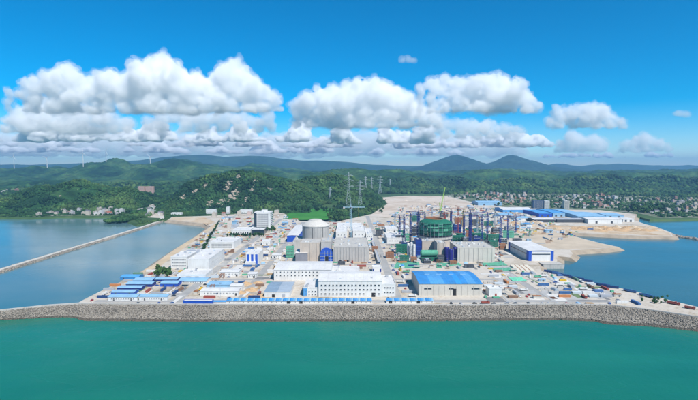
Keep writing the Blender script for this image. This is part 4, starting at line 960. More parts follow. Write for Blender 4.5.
CR = [(404, 243, 214, M_NAVY, 1.2, 'leftmost slim navy tower crane beside the unfinished reactor'), (410.3, 245, 212.5, M_NAVY, .4, 'second slim navy tower crane beside the unfinished reactor'),
      (418.2, 246, 209.5, M_NAVY, 2.4, 'thick navy tower crane against the left side of the unfinished reactor'), (444.3, 236, 211.5, M_RED, .9, 'tower crane with red mast behind the unfinished reactor'),
      (457.5, 238, 206.5, M_RED, 2.8, 'tall reddish tower crane right behind the unfinished reactor'), (469.8, 249, 210, M_NAVY, .2, 'tallest thick navy tower crane before the beige hall'),
      (477, 236, 212.5, M_STEEL, 2.0, 'grey tower crane behind the tall navy crane'), (487.2, 237, 212, M_NAVY, 1.0, 'slim navy tower crane behind the beige hall'), (507.7, 240, 213.5, M_NAVY, 2.6, 'navy tower crane near the white hall with blue corners'),
      (432, 219, 205.5, M_STEEL, .5, 'small grey tower crane on the far earthworks'), (495, 226, 209.5, M_STEEL, 1.4, 'pale grey tower crane on the back yard'), (529.5, 236, 228, M_GREENM, .3, 'short green tower crane near the sand spit'),
      (463, 227, 209, M_YEL, 1.9, 'thin yellow tower crane on the back yard'), (395, 226, 212, M_STEEL, .1, 'thin grey tower crane behind the white workshops')]
CR += [(399.5, 240, 215, M_NAVY, 2.1, 'slim navy tower crane at the left end of the row of cranes'), (424.5, 232, 211, M_NAVY, .7, 'slim navy tower crane straight behind the unfinished reactor'), (450.5, 246, 209, M_NAVY, 1.7, 'slim navy tower crane touching the right side of the unfinished reactor'),
       (463.5, 244, 213, M_NAVY, .2, 'slim navy tower crane just left of the tallest navy crane'), (481.5, 244, 214, M_NAVY, 2.7, 'slim navy tower crane over the middle of the beige hall'), (500, 246, 216, M_NAVY, 1.1, 'slim navy tower crane at the right end of the beige hall'), (515.5, 233, 214, M_NAVY, .5, 'slim navy tower crane among the spoil heaps')]
for x, yb, yt, m_, rz, lab in CR:
    thick = 'thick' in lab
    tower_crane(lab, x, yb, yt, m_, m_, rz, 26, None, 3.0 if thick else 2.3, ZG, .62 if thick else .4)
tower_crane('tall pale blue tower crane behind the grey turbine hall', 350.6, 247, 204.5, mat('pale_blue_paint', (.34, .52, .62), .5, .1, .3), MATS['pale_blue_paint'], .02, 24, None, 2.2, ZG, .3)
# lime crawler crane
g = G(440.5, 212.5, ZG); t = thing('crawler_crane', 'lime green crawler crane with long raised boom on the earthworks', 'crane', tuple(g))
for s_ in (-3, 3): MB().box(s_-1, s_+1, -5, 5, -.1, 2).box(s_-.9, s_+.9, -4.4, 4.4, 2, 2.3).build('track', M_DARKS, t)
b_ = MB().box(-3, 3, -6, 4, 2.6, 6).build('body', M_LIME, t); MB().box(-3.2, -1.4, 3, 6, 2.8, 6).build('cab', M_GLASS, b_)
MB().box(-3, 3, -9, -6, 2.8, 6.4).build('counterweight', M_DARKS, t)
tip = A(445, 187.5, g.y+12)-g
lattice(MB(), (0, 3, 4), tuple(tip), 2.6, .42, 22, 1.4).build('boom', M_LIME, t)
lattice(MB(), (0, 2, 5), (-6, -10, 30), 2, .3, 8, 1).build('mast', M_LIME, t)
MB().tube((-6, -10, 30), tuple(tip), .14, 3).tube(tuple(tip), (tip.x, tip.y, 20), .14, 3).build('cable', M_DARKS, t)
def pylon(label, x, yb, yt, D=None, group=None):
    if D is None: g = G(x, yb, ZG)
    else:
        d = ray(x, yb); g = Vector((d.x*D/d.y, D, 0)); g.z = tz(g.x, g.y)
    h = A(x, yt, g.y).z-g.z
    t = thing('pylon', label, 'pylon', tuple(g), 0, group); r = max(.3, g.y*.00029)
    m = MB(); lattice(m, (0, 0, -.5), (0, 0, h*.55), h*.16, r, 7, h*.05); m.build('lower_body', M_STEEL, t)
    lattice(MB(), (0, 0, h*.55), (0, 0, h), h*.05, r*.8, 7, h*.016).build('upper_body', M_STEEL, t)
    for k, (z, L) in enumerate(((.62, .14), (.76, .17), (.9, .12))):
        m = MB()
        for s_ in (-1, 1):
            e = (s_*h*L, 0, h*z); 
            for yy in (-1, 1): m.tube((0, yy*h*.018, h*z), e, r*.7, 3); m.tube((0, yy*h*.018, h*(z+.05)), e, r*.6, 3)
        a = m.build('cross_arm', M_STEEL, t)
        MB().tube((-h*L, 0, h*z), (-h*L, 0, h*(z-.045)), r*.6, 4).tube((h*L, 0, h*z), (h*L, 0, h*(z-.045)), r*.6, 4).build('insulator', M_GLASS, a)
    return t
for x, yt, D, lab in [(348.6, 172, 1500, 'tallest pylon straight above the tower crane behind the turbine hall'), (360, 180, 1640, 'pylon at the right edge of the wood behind the turbine hall'), (365.5, 176.5, 1900, 'pylon on the wooded slope right of the tallest pylon'),
        (371.5, 177, 2150, 'distant pylon, third right of the tallest pylon'), (380, 175.5, 2350, 'distant pylon above the left end of the earthworks'), (390, 179, 2600, 'faint distant pylon over the earthworks'), (397.5, 180, 2800, 'faint far pylon right of the earthworks corner'),
        (306, 191.5, 1650, 'pylon on the wooded slope above the lawn'), (298, 187, 1850, 'pylon left of the lawn on the hill flank'), (286, 184, 1950, 'pylon on the crest right of the rocky hill'), (318, 183.5, 1900, 'pylon on the hill above the finished reactor'), (330, 187, 1750, 'pylon between lawn and tallest pylon')]:
    pylon(lab, x, 200, yt, D, 'pylons on the wooded hills')
def turbine(label, x, yt, D, a0):
    d = ray(x, HZ); g = Vector((x-CX, 0, 0))*(D/F); g.y = D; g.z = tz(g.x, g.y)-2
    h = max(70, A(x, yt, D).z-g.z); t = thing('wind_turbine', label, 'wind turbine', tuple(g), 0, 'wind turbines on the left ridge')
    MB().tube((0, 0, 0), (0, 0, h), 3.4, 10, 2.0).build('tower', M_WHITE, t)
    nc = MB().box(-2, 2, -5, 7, h-1, h+3.4).build('nacelle', M_WHITE, t)
    MB().tube((0, -7.5, h+1.2), (0, -5, h+1.2), .8, 8, 2.2).build('hub', M_WHITE, nc)
    for k in range(3):
        a = a0+k*2.0944; e = (math.sin(a)*52, -6.5, h+1.2+math.cos(a)*52); mid = (math.sin(a)*16, -6.5, h+1.2+math.cos(a)*16)
        MB().tube((0, -6.5, h+1.2), mid, 1.5, 6, 2.4).tube(mid, e, 2.4, 6, .5).build('blade', M_WHITE, t)
for x, yt, a0, lab in ((15, 157, .3, 'wind turbine at the far left end of the ridge'), (48, 158, .9, 'faint wind turbine second from the left on the ridge'), (84, 153, .1, 'wind turbine on the first peak of the left ridge'), (107, 151, .6, 'wind turbine on the highest point of the left ridge'), (151, 157, 1.3, 'wind turbine right of the highest left peak')):
    turbine(lab, x, yt, 4700, a0)

# ================================================================== small things on the site
def free(x, y, r):
    for a, b, c, d in FOOT:
        if a-r < x < b+r and c-r < y < d+r: return False
    return True
def scatter(poly, n, r, fn, tries=40):
    xs = [p[0] for p in poly]; ys = [p[1] for p in poly]; k = 0
    for _ in range(n*tries):
        if k >= n: break
        px, py = rng.uniform(min(xs), max(xs)), rng.uniform(min(ys), max(ys))
        if not inside(poly, px, py): continue
        g = G(px, py, ZG)
        if not free(g.x, g.y, r): continue
        FOOT.append((g.x-r, g.x+r, g.y-r, g.y+r)); fn(g, px, py); k += 1
# prototypes: made once at the first place they are used
def container_mesh(m_):
    b = MB(); N = 20
    b.box(-6, 6, -1.2, 1.2, .1, 2.6)
    for k in range(N):
        u = -5.8+11.6*k/(N-1); b.box(u-.12, u+.12, -1.27, 1.27, .25, 2.45)
    b.box(-6.08, -5.9, -1.28, -1.1, 0, 2.66).box(5.9, 6.08, -1.28, -1.1, 0, 2.66).box(-6.08, -5.9, 1.1, 1.28, 0, 2.66).box(5.9, 6.08, 1.1, 1.28, 0, 2.66)
    return b.mesh('container_body', m_)
def make_container(m_, label, group, loc, rz):
    t = thing('shipping_container', label, 'container', loc, rz, group)
    link('body', container_mesh(m_), t)
    for s_ in (-.58, .58):
        MB().box(-.03, .05, -.55, .55, .2, 2.5).build('door', m_, t, (6.08, s_, 0))
    return t
CONT = {}
def container(col, label, group, loc, rz):
    m_ = {'blue': mat('container_blue', (.05, .13, .30), .6, .2, .3), 'red': M_RED, 'white': M_WHITE, 'orange': M_ORANGE, 'green': mat('container_green', (.12, .24, .17), .6, .2, .3), 'grey': M_GROOF, 'navy': mat('container_navy', (.025, .06, .17), .6, .2, .3)}[col]
    if col not in CONT: CONT[col] = make_container(m_, label, group, loc, rz); return CONT[col]
    return dup(CONT[col], loc, rz, label, group)
def make_truck(m_, label, group, loc, rz):
    t = thing('truck', label, 'truck', loc, rz, group)
    c = MB().add([(2.2,-1.2,.7),(4.2,-1.2,.7),(4.2,1.2,.7),(2.2,1.2,.7),(2.2,-1.2,3),(3.7,-1.2,3),(3.7,1.2,3),(2.2,1.2,3),(4.2,-1.2,1.8),(4.2,1.2,1.8)], [(0,1,8,5,4),(3,7,6,9,2),(1,2,9,8),(8,9,6,5),(4,5,6,7),(0,4,7,3),(0,3,2,1)]).build('cab', m_, t)
    MB().add([(4.16,-1.05,1.95),(4.16,1.05,1.95),(3.78,1.05,2.85),(3.78,-1.05,2.85)], [(0,1,2,3)]).build('windscreen', M_GLASS, c, (.06, 0, 0))
    MB().box(-4.4, 2, -1.2, 1.2, 1.0, 1.3).box(-4.4, 2, -1.25, -1.1, 1.3, 2.5).box(-4.4, 2, 1.1, 1.25, 1.3, 2.5).box(-4.45, -4.3, -1.1, 1.1, 1.3, 2.5).box(1.85, 2, -1.1, 1.1, 1.3, 2.7).build('bed', m_, t)
    MB().box(-4.3, 4, -.5, .5, .6, 1).build('chassis', M_DARKS, t)
    for x_ in (-3.4, -2.2, 3.2):
        for s_ in (-1.0, 1.0): MB().tube((x_, s_-.18, .52), (x_, s_+.18, .52), .52, 10).build('wheel', M_BLACK, t)
    return t
TRUCK = {}
def truck(col, label, group, loc, rz):
    m_ = {'white': M_WHITE, 'yellow': M_YEL, 'red': M_RED, 'green': M_GREENM, 'blue': mat('container_blue', (.05, .13, .30), .6, .2, .3)}[col]
    if col not in TRUCK: TRUCK[col] = make_truck(m_, label, group, loc, rz); return
    dup(TRUCK[col], loc, rz, label, group)
def make_car(m_, label, group, loc, rz):
    t = thing('parked_car', label, 'car', loc, rz, group)
    b = MB().add([(-2.2,-.9,.35),(2.2,-.9,.35),(2.2,.9,.35),(-2.2,.9,.35),(-2.2,-.9,.95),(-1.7,-.9,1.0),(1.0,-.9,1.0),(2.2,-.9,.8),(-2.2,.9,.95),(-1.7,.9,1.0),(1.0,.9,1.0),(2.2,.9,.8)], [(0,1,7,6,5,4),(3,8,9,10,11,2),(1,2,11,7),(0,4,8,3),(4,5,9,8),(5,6,10,9),(6,7,11,10),(0,3,2,1)]).build('body', m_, t)
    MB().add([(-1.8,-.82,.98),(1.0,-.82,.98),(1.0,.82,.98),(-1.8,.82,.98),(-1.4,-.7,1.45),(.3,-.7,1.45),(.3,.7,1.45),(-1.4,.7,1.45)], [(0,1,5,4),(1,2,6,5),(2,3,7,6),(3,0,4,7),(4,5,6,7)]).build('cabin_glass', M_GLASS, t)
    MB().box(-1.4, .3, -.7, .7, 1.46, 1.52).build('roof', m_, t)
    for x_ in (-1.35, 1.35):
        for s_ in (-.8, .8): MB().tube((x_, s_-.12, .33), (x_, s_+.12, .33), .33, 8).build('wheel', M_BLACK, t)
    return t
CAR = {}
def car(col, label, group, loc, rz):
    m_ = {'white': mat('car_white', (.75, .75, .75), .3, .02), 'silver': mat('car_silver', (.42, .43, .45), .3, .02), 'dark': mat('car_dark', (.04, .045, .05), .3, .02), 'red': mat('car_red', (.4, .03, .03), .3, .02), 'blue': mat('car_blue', (.03, .09, .35), .3, .02)}[col]
    if col not in CAR: CAR[col] = make_car(m_, label, group, loc, rz); return
    dup(CAR[col], loc, rz, label, group)
def make_digger(label, group, loc, rz):
    t = thing('excavator', label, 'excavator', loc, rz, group)
    for s_ in (-1.3, 1.3): MB().box(-2.2, 2.2, s_-.35, s_+.35, .05, .95).box(-1.8, 1.8, s_-.33, s_+.33, .95, 1.1).build('track', M_DARKS, t)
    b = MB().box(-2.4, 1.6, -1.4, 1.4, 1.2, 2.5).build('body', M_ORANGE, t); MB().box(.2, 1.7, .2, 1.35, 2.5, 3.4).build('cab', M_GLASS, b)
    MB().tube((1.4, -.3, 2.2), (4.6, -.3, 5.2), .38, 4).build('boom', M_ORANGE, t); MB().tube((4.6, -.3, 5.2), (6.8, -.3, 2.4), .3, 4).build('arm', M_ORANGE, t)
    MB().box(6.3, 7.4, -.9, .3, 1.2, 2.4).build('bucket', M_DARKS, t); return t
DIG = []
def digger(label, group, loc, rz):
    if not DIG: DIG.append(make_digger(label, group, loc, rz)); return
    dup(DIG[0], loc, rz, label, group)
STK = {}
def make_stack(kind, m_, label, group, loc, rz):
    t = thing(kind, label, {'pipe_stack': 'pipes', 'timber_stack': 'planks', 'block_stack': 'blocks'}[kind], loc, rz, group)
    if kind == 'pipe_stack':
        me = MB().tube((-5, 0, 0), (5, 0, 0), .42, 8).mesh('pipe', m_)
        for row in range(3):
            for k in range(6-row): link('pipe', me, t, (0, -2.2+k*.88+row*.44, .42+row*.76))
    elif kind == 'timber_stack':
        me = MB().box(-3.5, 3.5, -.75, .75, 0, .42).mesh('plank_bundle', m_)
        for row in range(3):
            for k in range(2): link('plank_bundle', me, t, (rng.uniform(-.2, .2), -.8+1.6*k, row*.5+.02))
    else:
        me = MB().box(-1.1, 1.1, -1.1, 1.1, 0, 1.1).mesh('concrete_block', m_)
        for i in range(4):
            for j in range(2):
                if (i+j) % 4 != 3: link('concrete_block', me, t, (-3.6+2.4*i, 0, j*1.12))
    return t
def stack(kind, col, label, group, loc, rz):
    m_ = {'rust': mat('rusty_pipe', (.22, .13, .085), .85, .25, .6), 'steel': M_STEEL, 'blue': mat('container_blue', (.05, .13, .30), .6, .2, .3), 'wood': mat('timber', (.42, .28, .15), .85, .2, .5), 'conc': M_CONC, 'yellow': M_YEL, 'green': M_GREENM}[col]
    k = (kind, col)
    if k not in STK: STK[k] = make_stack(kind, m_, label, group, loc, rz); return
    dup(STK[k], loc, rz, label, group)
HEAPM = []
def heap(label, group, g, r, h, m_):
    N, M_ = 22, 9; V = [(0, 0, h)]; rs_ = random.Random(int(g.x*13+g.y)); m = MB()
    rows = []
    for i in range(1, M_+1):
        f = i/M_; rows.append([(r*f*math.cos(2*math.pi*k/N)*rs_.uniform(.9, 1.1), r*f*math.sin(2*math.pi*k/N)*rs_.uniform(.9, 1.1), h*(1-f)**1.15*rs_.uniform(.85, 1.15)-(.15 if i == M_ else 0)) for k in range(N)])
    m.v = V + [p for rw in rows for p in rw]
    m.f = [(0, 1+k, 1+(k+1) % N) for k in range(N)] + [(1+(i-1)*N+k, 1+i*N+k, 1+i*N+(k+1) % N, 1+(i-1)*N+(k+1) % N) for i in range(1, M_) for k in range(N)]; m.m = [0]*len(m.f)
    tag(m.build('earth_heap', m_, None, tuple(g)), label, 'heap', group)
HUT = {}
def hut(col, label, group, loc, rz):
    m_ = {'white': (M_WHITE, M_WROOF), 'blue': (M_WHITE, M_BLUE2), 'grey': (M_GROOF, M_GROOF), 'sky': (M_SKYB, M_SKYB), 'tan': (M_BEIGE, M_RUST)}[col]
    if col not in HUT:
        t = thing('site_hut', label, 'hut', loc, rz, group)
        MB().box(-4, 4, -2, 2, -.1, 2.9).build('wall', m_[0], t)
        MB().add([(-4.3,-2.3,2.9),(4.3,-2.3,2.9),(4.3,0,3.6),(-4.3,0,3.6),(4.3,2.3,2.9),(-4.3,2.3,2.9)], [(0,1,2,3),(3,2,4,5),(0,3,5),(1,4,2),(0,5,4,1)]).build('roof', m_[1], t)
        for x_ in (-2.6, 0, 2.6): link('window', win_mesh(1.3, 1.0), t, (x_, -2.03, 1.2))
        MB().box(-.5, .5, -.08, .03, 0, 2.1).build('door', M_DARKS, t, (1.3, -2, 0))
        HUT[col] = t; return
    dup(HUT[col], loc, rz, label, group)
BIN = {}
def make_bit(kind, label, group, loc, rz):
    cat = {'portal_shelter': 'shelter', 'water_tank': 'tank', 'lamp_mast': 'lamp', 'generator': 'generator', 'awning': 'awning', 'rebar_mat': 'rebar', 'tarpaulin': 'tarpaulin', 'pipe_rack': 'pipe rack', 'hoarding': 'fence', 'formwork_wall': 'formwork'}[kind]
    t = thing(kind, label, cat, loc, rz, group)
    if kind == 'portal_shelter':
        for x_ in (-4, -1.3, 1.3, 4): MB().box(x_-.15, x_+.15, -2.1, -1.8, 0, 5).box(x_-.15, x_+.15, 1.8, 2.1, 0, 5).box(x_-.15, x_+.15, -1.8, 1.8, 4.7, 5).build('portal', M_RUST, t)
        for s_ in (-1.95, 1.95): MB().box(-4.2, 4.2, s_-.12, s_+.12, 5.0, 5.25).box(-4.2, 4.2, s_-.1, s_+.1, 2.4, 2.6).build('beam', M_RUST, t)
    elif kind == 'water_tank':
        MB().lathe([(1.5, 0), (1.5, 3.2), (1.1, 3.6), (.01, 3.8)], 16).build('shell', M_WHITE, t)
        MB().tube((1.6, 0, 0), (1.6, 0, 3.4), .08, 4).build('pipe', M_DARKS, t)
    elif kind == 'lamp_mast':
        MB().tube((0, 0, 0), (0, 0, 16), .2, 6, .1).build('pole', M_STEEL, t); MB().box(-1.3, 1.3, -.3, .3, 15.6, 16.4).build('lamp_head', M_DARKS, t); MB().box(-.6, .6, -.6, .6, -.1, .5).build('base', M_CONC, t)
    elif kind == 'generator':
        MB().box(-1.8, 1.8, -1, 1, .2, 2.2).build('housing', M_GREENM, t); MB().tube((1, 0, 2.2), (1, 0, 3), .15, 6).build('exhaust', M_DARKS, t); MB().box(-1.9, 1.9, -1.05, 1.05, 0, .2).build('skid', M_DARKS, t)
    elif kind == 'awning':
        MB().add([(-4, -2.5, 2.6), (4, -2.5, 2.6), (4, 2.5, 3.5), (-4, 2.5, 3.5), (-4, -2.5, 2.7), (4, -2.5, 2.7), (4, 2.5, 3.6), (-4, 2.5, 3.6)], [(0,3,2,1),(4,5,6,7),(0,1,5,4),(1,2,6,5),(2,3,7,6),(3,0,4,7)]).build('roof', mat('awning_cloth', (.40, .37, .32), .8, .2, .3), t)
        for x_ in (-3.8, 3.8):
            for y_ in (-2.4, 2.4): MB().box(x_-.1, x_+.1, y_-.1, y_+.1, 0, 2.65+(.85 if y_ > 0 else 0)).build('post', M_STEEL, t)
    elif kind == 'pipe_rack':
        for k in range(5): MB().box(-12+k*6-.2, -12+k*6+.2, -1.6, -1.3, 0, 4.6).box(-12+k*6-.2, -12+k*6+.2, 1.3, 1.6, 0, 4.6).box(-12+k*6-.2, -12+k*6+.2, -1.3, 1.3, 4.2, 4.5).build('trestle', M_STEEL, t)
        for k, m_ in enumerate((M_STEEL, M_CONC, M_GREENM, M_STEEL)): MB().tube((-12.5, -1.2+k*.8, 4.8), (12.5, -1.2+k*.8, 4.8), .28, 6).build('pipe', m_, t)
    elif kind == 'hoarding':
        for k in range(9): MB().box(-13.5+k*3+.05, -13.5+k*3+2.95, -.06, .06, .1, 2.4).build('panel', M_SKYB if k % 4 else M_WHITE, t)
        for k in range(10): MB().box(-13.5+k*3-.08, -13.5+k*3+.08, .06, .25, 0, 2.6).build('post', M_STEEL, t)
    elif kind == 'formwork_wall':
        MB().box(-5, 5, -.5, .5, 0, 5).build('concrete_wall', M_TCONC, t)
        for k in range(6): MB().box(-5+k*2-.1, -5+k*2+.1, -.8, -.5, 0, 5.4).build('rib', M_RUST, t)
        for k in range(12): MB().tube((-4.8+k*.87, 0, 5), (-4.8+k*.87, 0, 6.6), .06, 3).build('rebar', M_RUST, t)
    elif kind == 'rebar_mat':
        for k in range(9): MB().box(-4, 4, -2.4+k*.6, -2.25+k*.6, .3, .5).build('rod', M_RUST, t)
        for k in range(3): MB().box(-3.5+k*3.4, -3.2+k*3.4, -2.6, 2.6, 0, .3).build('sleeper', M_CONC, t)
    else:
        m = MB(); r_ = random.Random(4)
        g_ = [[Vector((-3+i*1.0, -2+j*.8, (1.5+r_.uniform(-.35, .35))*(0.02 if i in (0, 6) or j in (0, 5) else 1))) for i in range(7)] for j in range(6)]
        for j in range(5):
            for i in range(6): m.quad(g_[j][i], g_[j][i+1], g_[j+1][i+1], g_[j+1][i])
        m.build('cover', M_SKYB, t); MB().box(-2, 2, -1.3, 1.3, 0, .9).build('load', M_RUST, t)
    return t
def bit(kind, label, group, loc, rz):
    if kind not in BIN: BIN[kind] = make_bit(kind, label, group, loc, rz); return
    dup(BIN[kind], loc, rz, label, group)
Q = [0, math.pi/2, math.pi, -math.pi/2]
ANG = lambda: rng.choice(Q)+rng.gauss(0, .04)
AREAS = {
 'on the yard between the blue-roofed hall and the bay': ([(484, 300), (490, 268), (535, 273), (560, 275), (600, 286), (620, 296), (600, 303), (560, 303)], 2.2),
 'on the works around the unfinished reactor': ([(392, 268), (388, 222), (500, 220), (503, 268), (440, 269)], 7),
 'around the finished reactor and turbine hall': ([(275, 262), (283, 223), (380, 223), (390, 268), (335, 272)], 5),
 'on the back yard behind the cranes': ([(390, 221), (400, 206), (470, 206), (540, 214), (560, 224), (525, 238), (500, 232), (470, 222)], 6),
 'around the office blocks at left': ([(180, 290), (175, 262), (205, 232), (262, 230), (285, 235), (268, 298), (215, 300)], 5),
 'in the blue-shed camp at left': ([(88, 303), (130, 276), (165, 268), (182, 272), (182, 303)], 3.2),
 'on the strip along the seawall road': ([(100, 303.5), (105, 301), (500, 301), (620, 299), (640, 304), (500, 304)], 2),
 'on the paved ground below the rocky hill': ([(213, 227), (222, 218), (286, 215.5), (300, 223), (286, 229), (272, 231), (262, 229)], 1.6),
 'between the long workshop and the blue-roofed hall': ([(387, 299), (388, 270), (408, 270), (416, 299)], .9),
 'on the dirt behind the sand spit': ([(515, 240), (535, 228), (600, 228), (560, 245)], .55),
}
for where, (poly, k) in AREAS.items():
    def put(n, r, fn): scatter(poly, int(n*k), r, fn)
    gr = lambda what: what + ' ' + where
    put(5, 6.5, lambda g, x, y: container(*(lambda c: (c, '%s shipping container %s' % (c, where), gr(c+' containers')))(rng.choice(['blue', 'grey', 'red', 'white', 'white', 'white', 'orange', 'green', 'grey', 'grey', 'navy'])), tuple(g), ANG()))
    put(4.5, 5, lambda g, x, y: truck(*(lambda c: (c, '%s dump truck %s' % (c, where), gr(c+' trucks')))(rng.choice(['white', 'white', 'white', 'yellow', 'red', 'green', 'blue'])), tuple(g), ANG()))
    put(8, 3, lambda g, x, y: car(*(lambda c: (c, '%s car parked %s' % (c, where), gr(c+' cars')))(rng.choice(['white', 'white', 'silver', 'dark', 'red', 'blue'])), tuple(g), ANG()))
    put(12, 5, lambda g, x, y: stack(*(lambda q: (q[0], q[1], '%s %s %s' % (q[2], q[3], where), gr(q[2]+' '+q[3])))(rng.choice([('pipe_stack', 'rust', 'rusty', 'pipe stack'), ('pipe_stack', 'steel', 'grey', 'pipe stack'), ('pipe_stack', 'blue', 'blue', 'pipe stack'), ('timber_stack', 'wood', 'brown', 'timber stack'), ('timber_stack', 'yellow', 'yellow', 'plank stack'), ('timber_stack', 'green', 'green', 'panel stack'), ('block_stack', 'conc', 'pale', 'concrete block stack')])), tuple(g), ANG()))
    put(7, 5, lambda g, x, y: hut(*(lambda c: (c[0], '%s %s' % (c[1], where), gr(c[1])))(rng.choice([('white', 'white site hut'), ('blue', 'blue-roofed white site hut'), ('tan', 'beige site hut with rusty roof'), ('grey', 'grey site hut'), ('grey', 'grey site hut'), ('sky', 'pale blue site hut'), ('tan', 'beige site hut with rusty roof')])), tuple(g), ANG()))
    put(3.2, 9, lambda g, x, y: bit(*(lambda q: (q[0], q[1]+' '+where, gr(q[1])))(rng.choice([('pipe_rack', 'long grey pipe rack'), ('hoarding', 'pale blue hoarding fence'), ('hoarding', 'pale blue hoarding fence'), ('formwork_wall', 'unfinished concrete wall with rebar')])), tuple(g), ANG()))
    def store(g, x, y):
        c = rng.choice([('white', 'white'), ('grey', 'grey'), ('tan', 'beige'), ('grey', 'grey'), ('blue', 'blue-roofed'), ('sky', 'pale blue'), ('tan', 'beige')])
        sc = (rng.uniform(1.3, 2.6), rng.uniform(1.6, 3.6), rng.uniform(1.1, 2.3)); lab = 'larger %s store shed %s' % (c[1], where)
        if c[0] not in HUT: hut(c[0], lab, gr(c[1]+' store sheds'), tuple(g), 0); HUT[c[0]].scale = (1, 1, 1)
        else: dup(HUT[c[0]], tuple(g), rng.choice((0, math.pi/2)), lab, gr(c[1]+' store sheds'), sc)
    put(3.4, 9, store)
    put(20, 4.3, lambda g, x, y: bit(*(lambda q: (q[0], q[1]+' '+where, gr(q[1])))(rng.choice([('portal_shelter', 'open rusty steel portal shelter'), ('water_tank', 'small white water tank'), ('lamp_mast', 'tall grey lamp mast'), ('generator', 'green generator set'), ('awning', 'beige awning on four posts'), ('generator', 'green generator set'), ('rebar_mat', 'flat rusty rebar mat'), ('tarpaulin', 'load under a pale blue tarpaulin')])), tuple(g), ANG()))
    put(1.6, 6, lambda g, x, y: digger('orange excavator ' + where, gr('orange excavators'), tuple(g), rng.uniform(0, 6)))
# the line of navy containers along the bay edge
for k in (0, 1, 2, 4, 6, 7, 9, 12, 13, 15):
    x = 548+k*4.2; y = lerp_list([(548, 271.6), (556, 273.6), (575, 278.3), (600, 285), (620, 289)], x)
    g = G(x, y, ZG); c = ['navy', 'navy', 'blue'][k % 3]
    container(c, '%s container in the line along the bay edge' % c, c+' containers in the line along the bay edge', (g.x, g.y-3, ZG), -.62+rng.gauss(0, .03))
for k, (x, y) in enumerate(((628, 291.5), (632, 292.5), (644, 296), (648, 297.2), (652, 298.2), (672, 304), (675, 304.8), (690, 309))):
    truck('red' if k > 4 else 'blue', '%s truck on the narrow eastern breakwater road' % ('red' if k > 4 else 'blue'), 'trucks on the breakwater road', tuple(G(x, y, ZG)), -.75)
TAN = mat('tan_spoil', (.50, .33, .18), .95, .2, .2)
for k, (x, y, r, h) in enumerate(((252, 290, 9, 3.5), (246, 284, 8, 3), (258, 283, 7, 2.5), (240, 293, 8, 2.5), (261, 296, 6, 2.2), (250, 296, 6, 2))): heap('tan sand heap on the yard left of the grey-roofed shed', 'tan sand heaps left of the grey-roofed shed', G(x, y, ZG), r, h, TAN)
for k in range(16): heap('tan spoil heap behind the sand spit', 'spoil heaps behind the sand spit', G(rng.uniform(510, 565), rng.uniform(222, 234), ZG), rng.uniform(8, 16), rng.uniform(3, 6), rng.choice([TAN, M_SAND]))
for k in range(22): heap('long low spoil heap on the tan strip by the bay', 'spoil heaps on the tan strip', G(570+k*4.2, rng.uniform(227.5, 231), ZG), rng.uniform(10, 18), rng.uniform(3, 7), rng.choice([TAN, TAN, M_SAND]))
for k in range(14): heap('pale earth heap on the wide earthworks', 'earth heaps on the earthworks', G(rng.uniform(392, 465), rng.uniform(200, 214), ZG), rng.uniform(9, 20), rng.uniform(2, 5), M_PALE)

# ================================================================== town houses
HV = []
def house_mesh(v):
    r_ = random.Random(v); b = MB(); w, d, h = r_.uniform(9, 15), r_.uniform(9, 13), r_.choice([6.5, 9.5, 9.5, 12.5])
    b.box(-w/2, w/2, -d/2, d/2, -1, h, 0)
    if v % 3 == 2: b.add([(-w/2-.4,-d/2-.4,h),(w/2+.4,-d/2-.4,h),(w/2+.4,0,h+2.6),(-w/2-.4,0,h+2.6),(w/2+.4,d/2+.4,h),(-w/2-.4,d/2+.4,h)], [(0,1,2,3),(3,2,4,5),(0,3,5),(1,4,2)], 1)
    else:
        b.box(-w/2+.2, w/2-.2, -d/2+.2, d/2-.2, h, h+.12, 1); b.box(-w/2, w/2, -d/2, -d/2+.2, h, h+.9, 0); b.box(-w/2, -w/2+.2, -d/2+.2, d/2, h, h+.9, 0); b.box(w/2-.2, w/2, -d/2+.2, d/2, h, h+.9, 0)
        b.box(r_.uniform(-w/2+1, 0), w/2-2, 0, d/2-1, h+.12, h+2.8, 0)
    for fl in range(int(h/3)):
        for c in range(3):
            u = -w/2+w*(c+.5)/3; b.box(u-1, u+1, -d/2-.08, -d/2+.05, fl*3+1, fl*3+2.5, 2)
    walls = [mat('dull_white_wall', (.50, .49, .47), .85, .12, .1), mat('cream_wall', (.46, .41, .34), .8, .1, .1), mat('grey_render', (.40, .39, .38), .85, .1, .1), mat('pink_render', (.50, .38, .33), .85, .1, .1), mat('brick_red_wall', (.34, .20, .15), .85, .15, .1)]
    roofs = [M_GROOF, M_CONC, mat('tile_roof', (.30, .12, .08), .8, .15, .2), M_SKYB, M_GROOF, mat('dark_roof', (.14, .14, .15), .8, .15, .2)]
    return b.mesh('house', [walls[v % 5], roofs[v % 6], M_GLASS])
HM = [house_mesh(v) for v in range(15)]
WN = ['white', 'cream', 'grey', 'pink', 'brick-red']; RN = ['grey flat roof', 'pale flat roof', 'red pitched roof', 'blue flat roof', 'grey flat roof', 'dark pitched roof']
HNAME = {HM[v].name: (WN[v % 5], RN[v % 6]) for v in range(15)}
HF = []
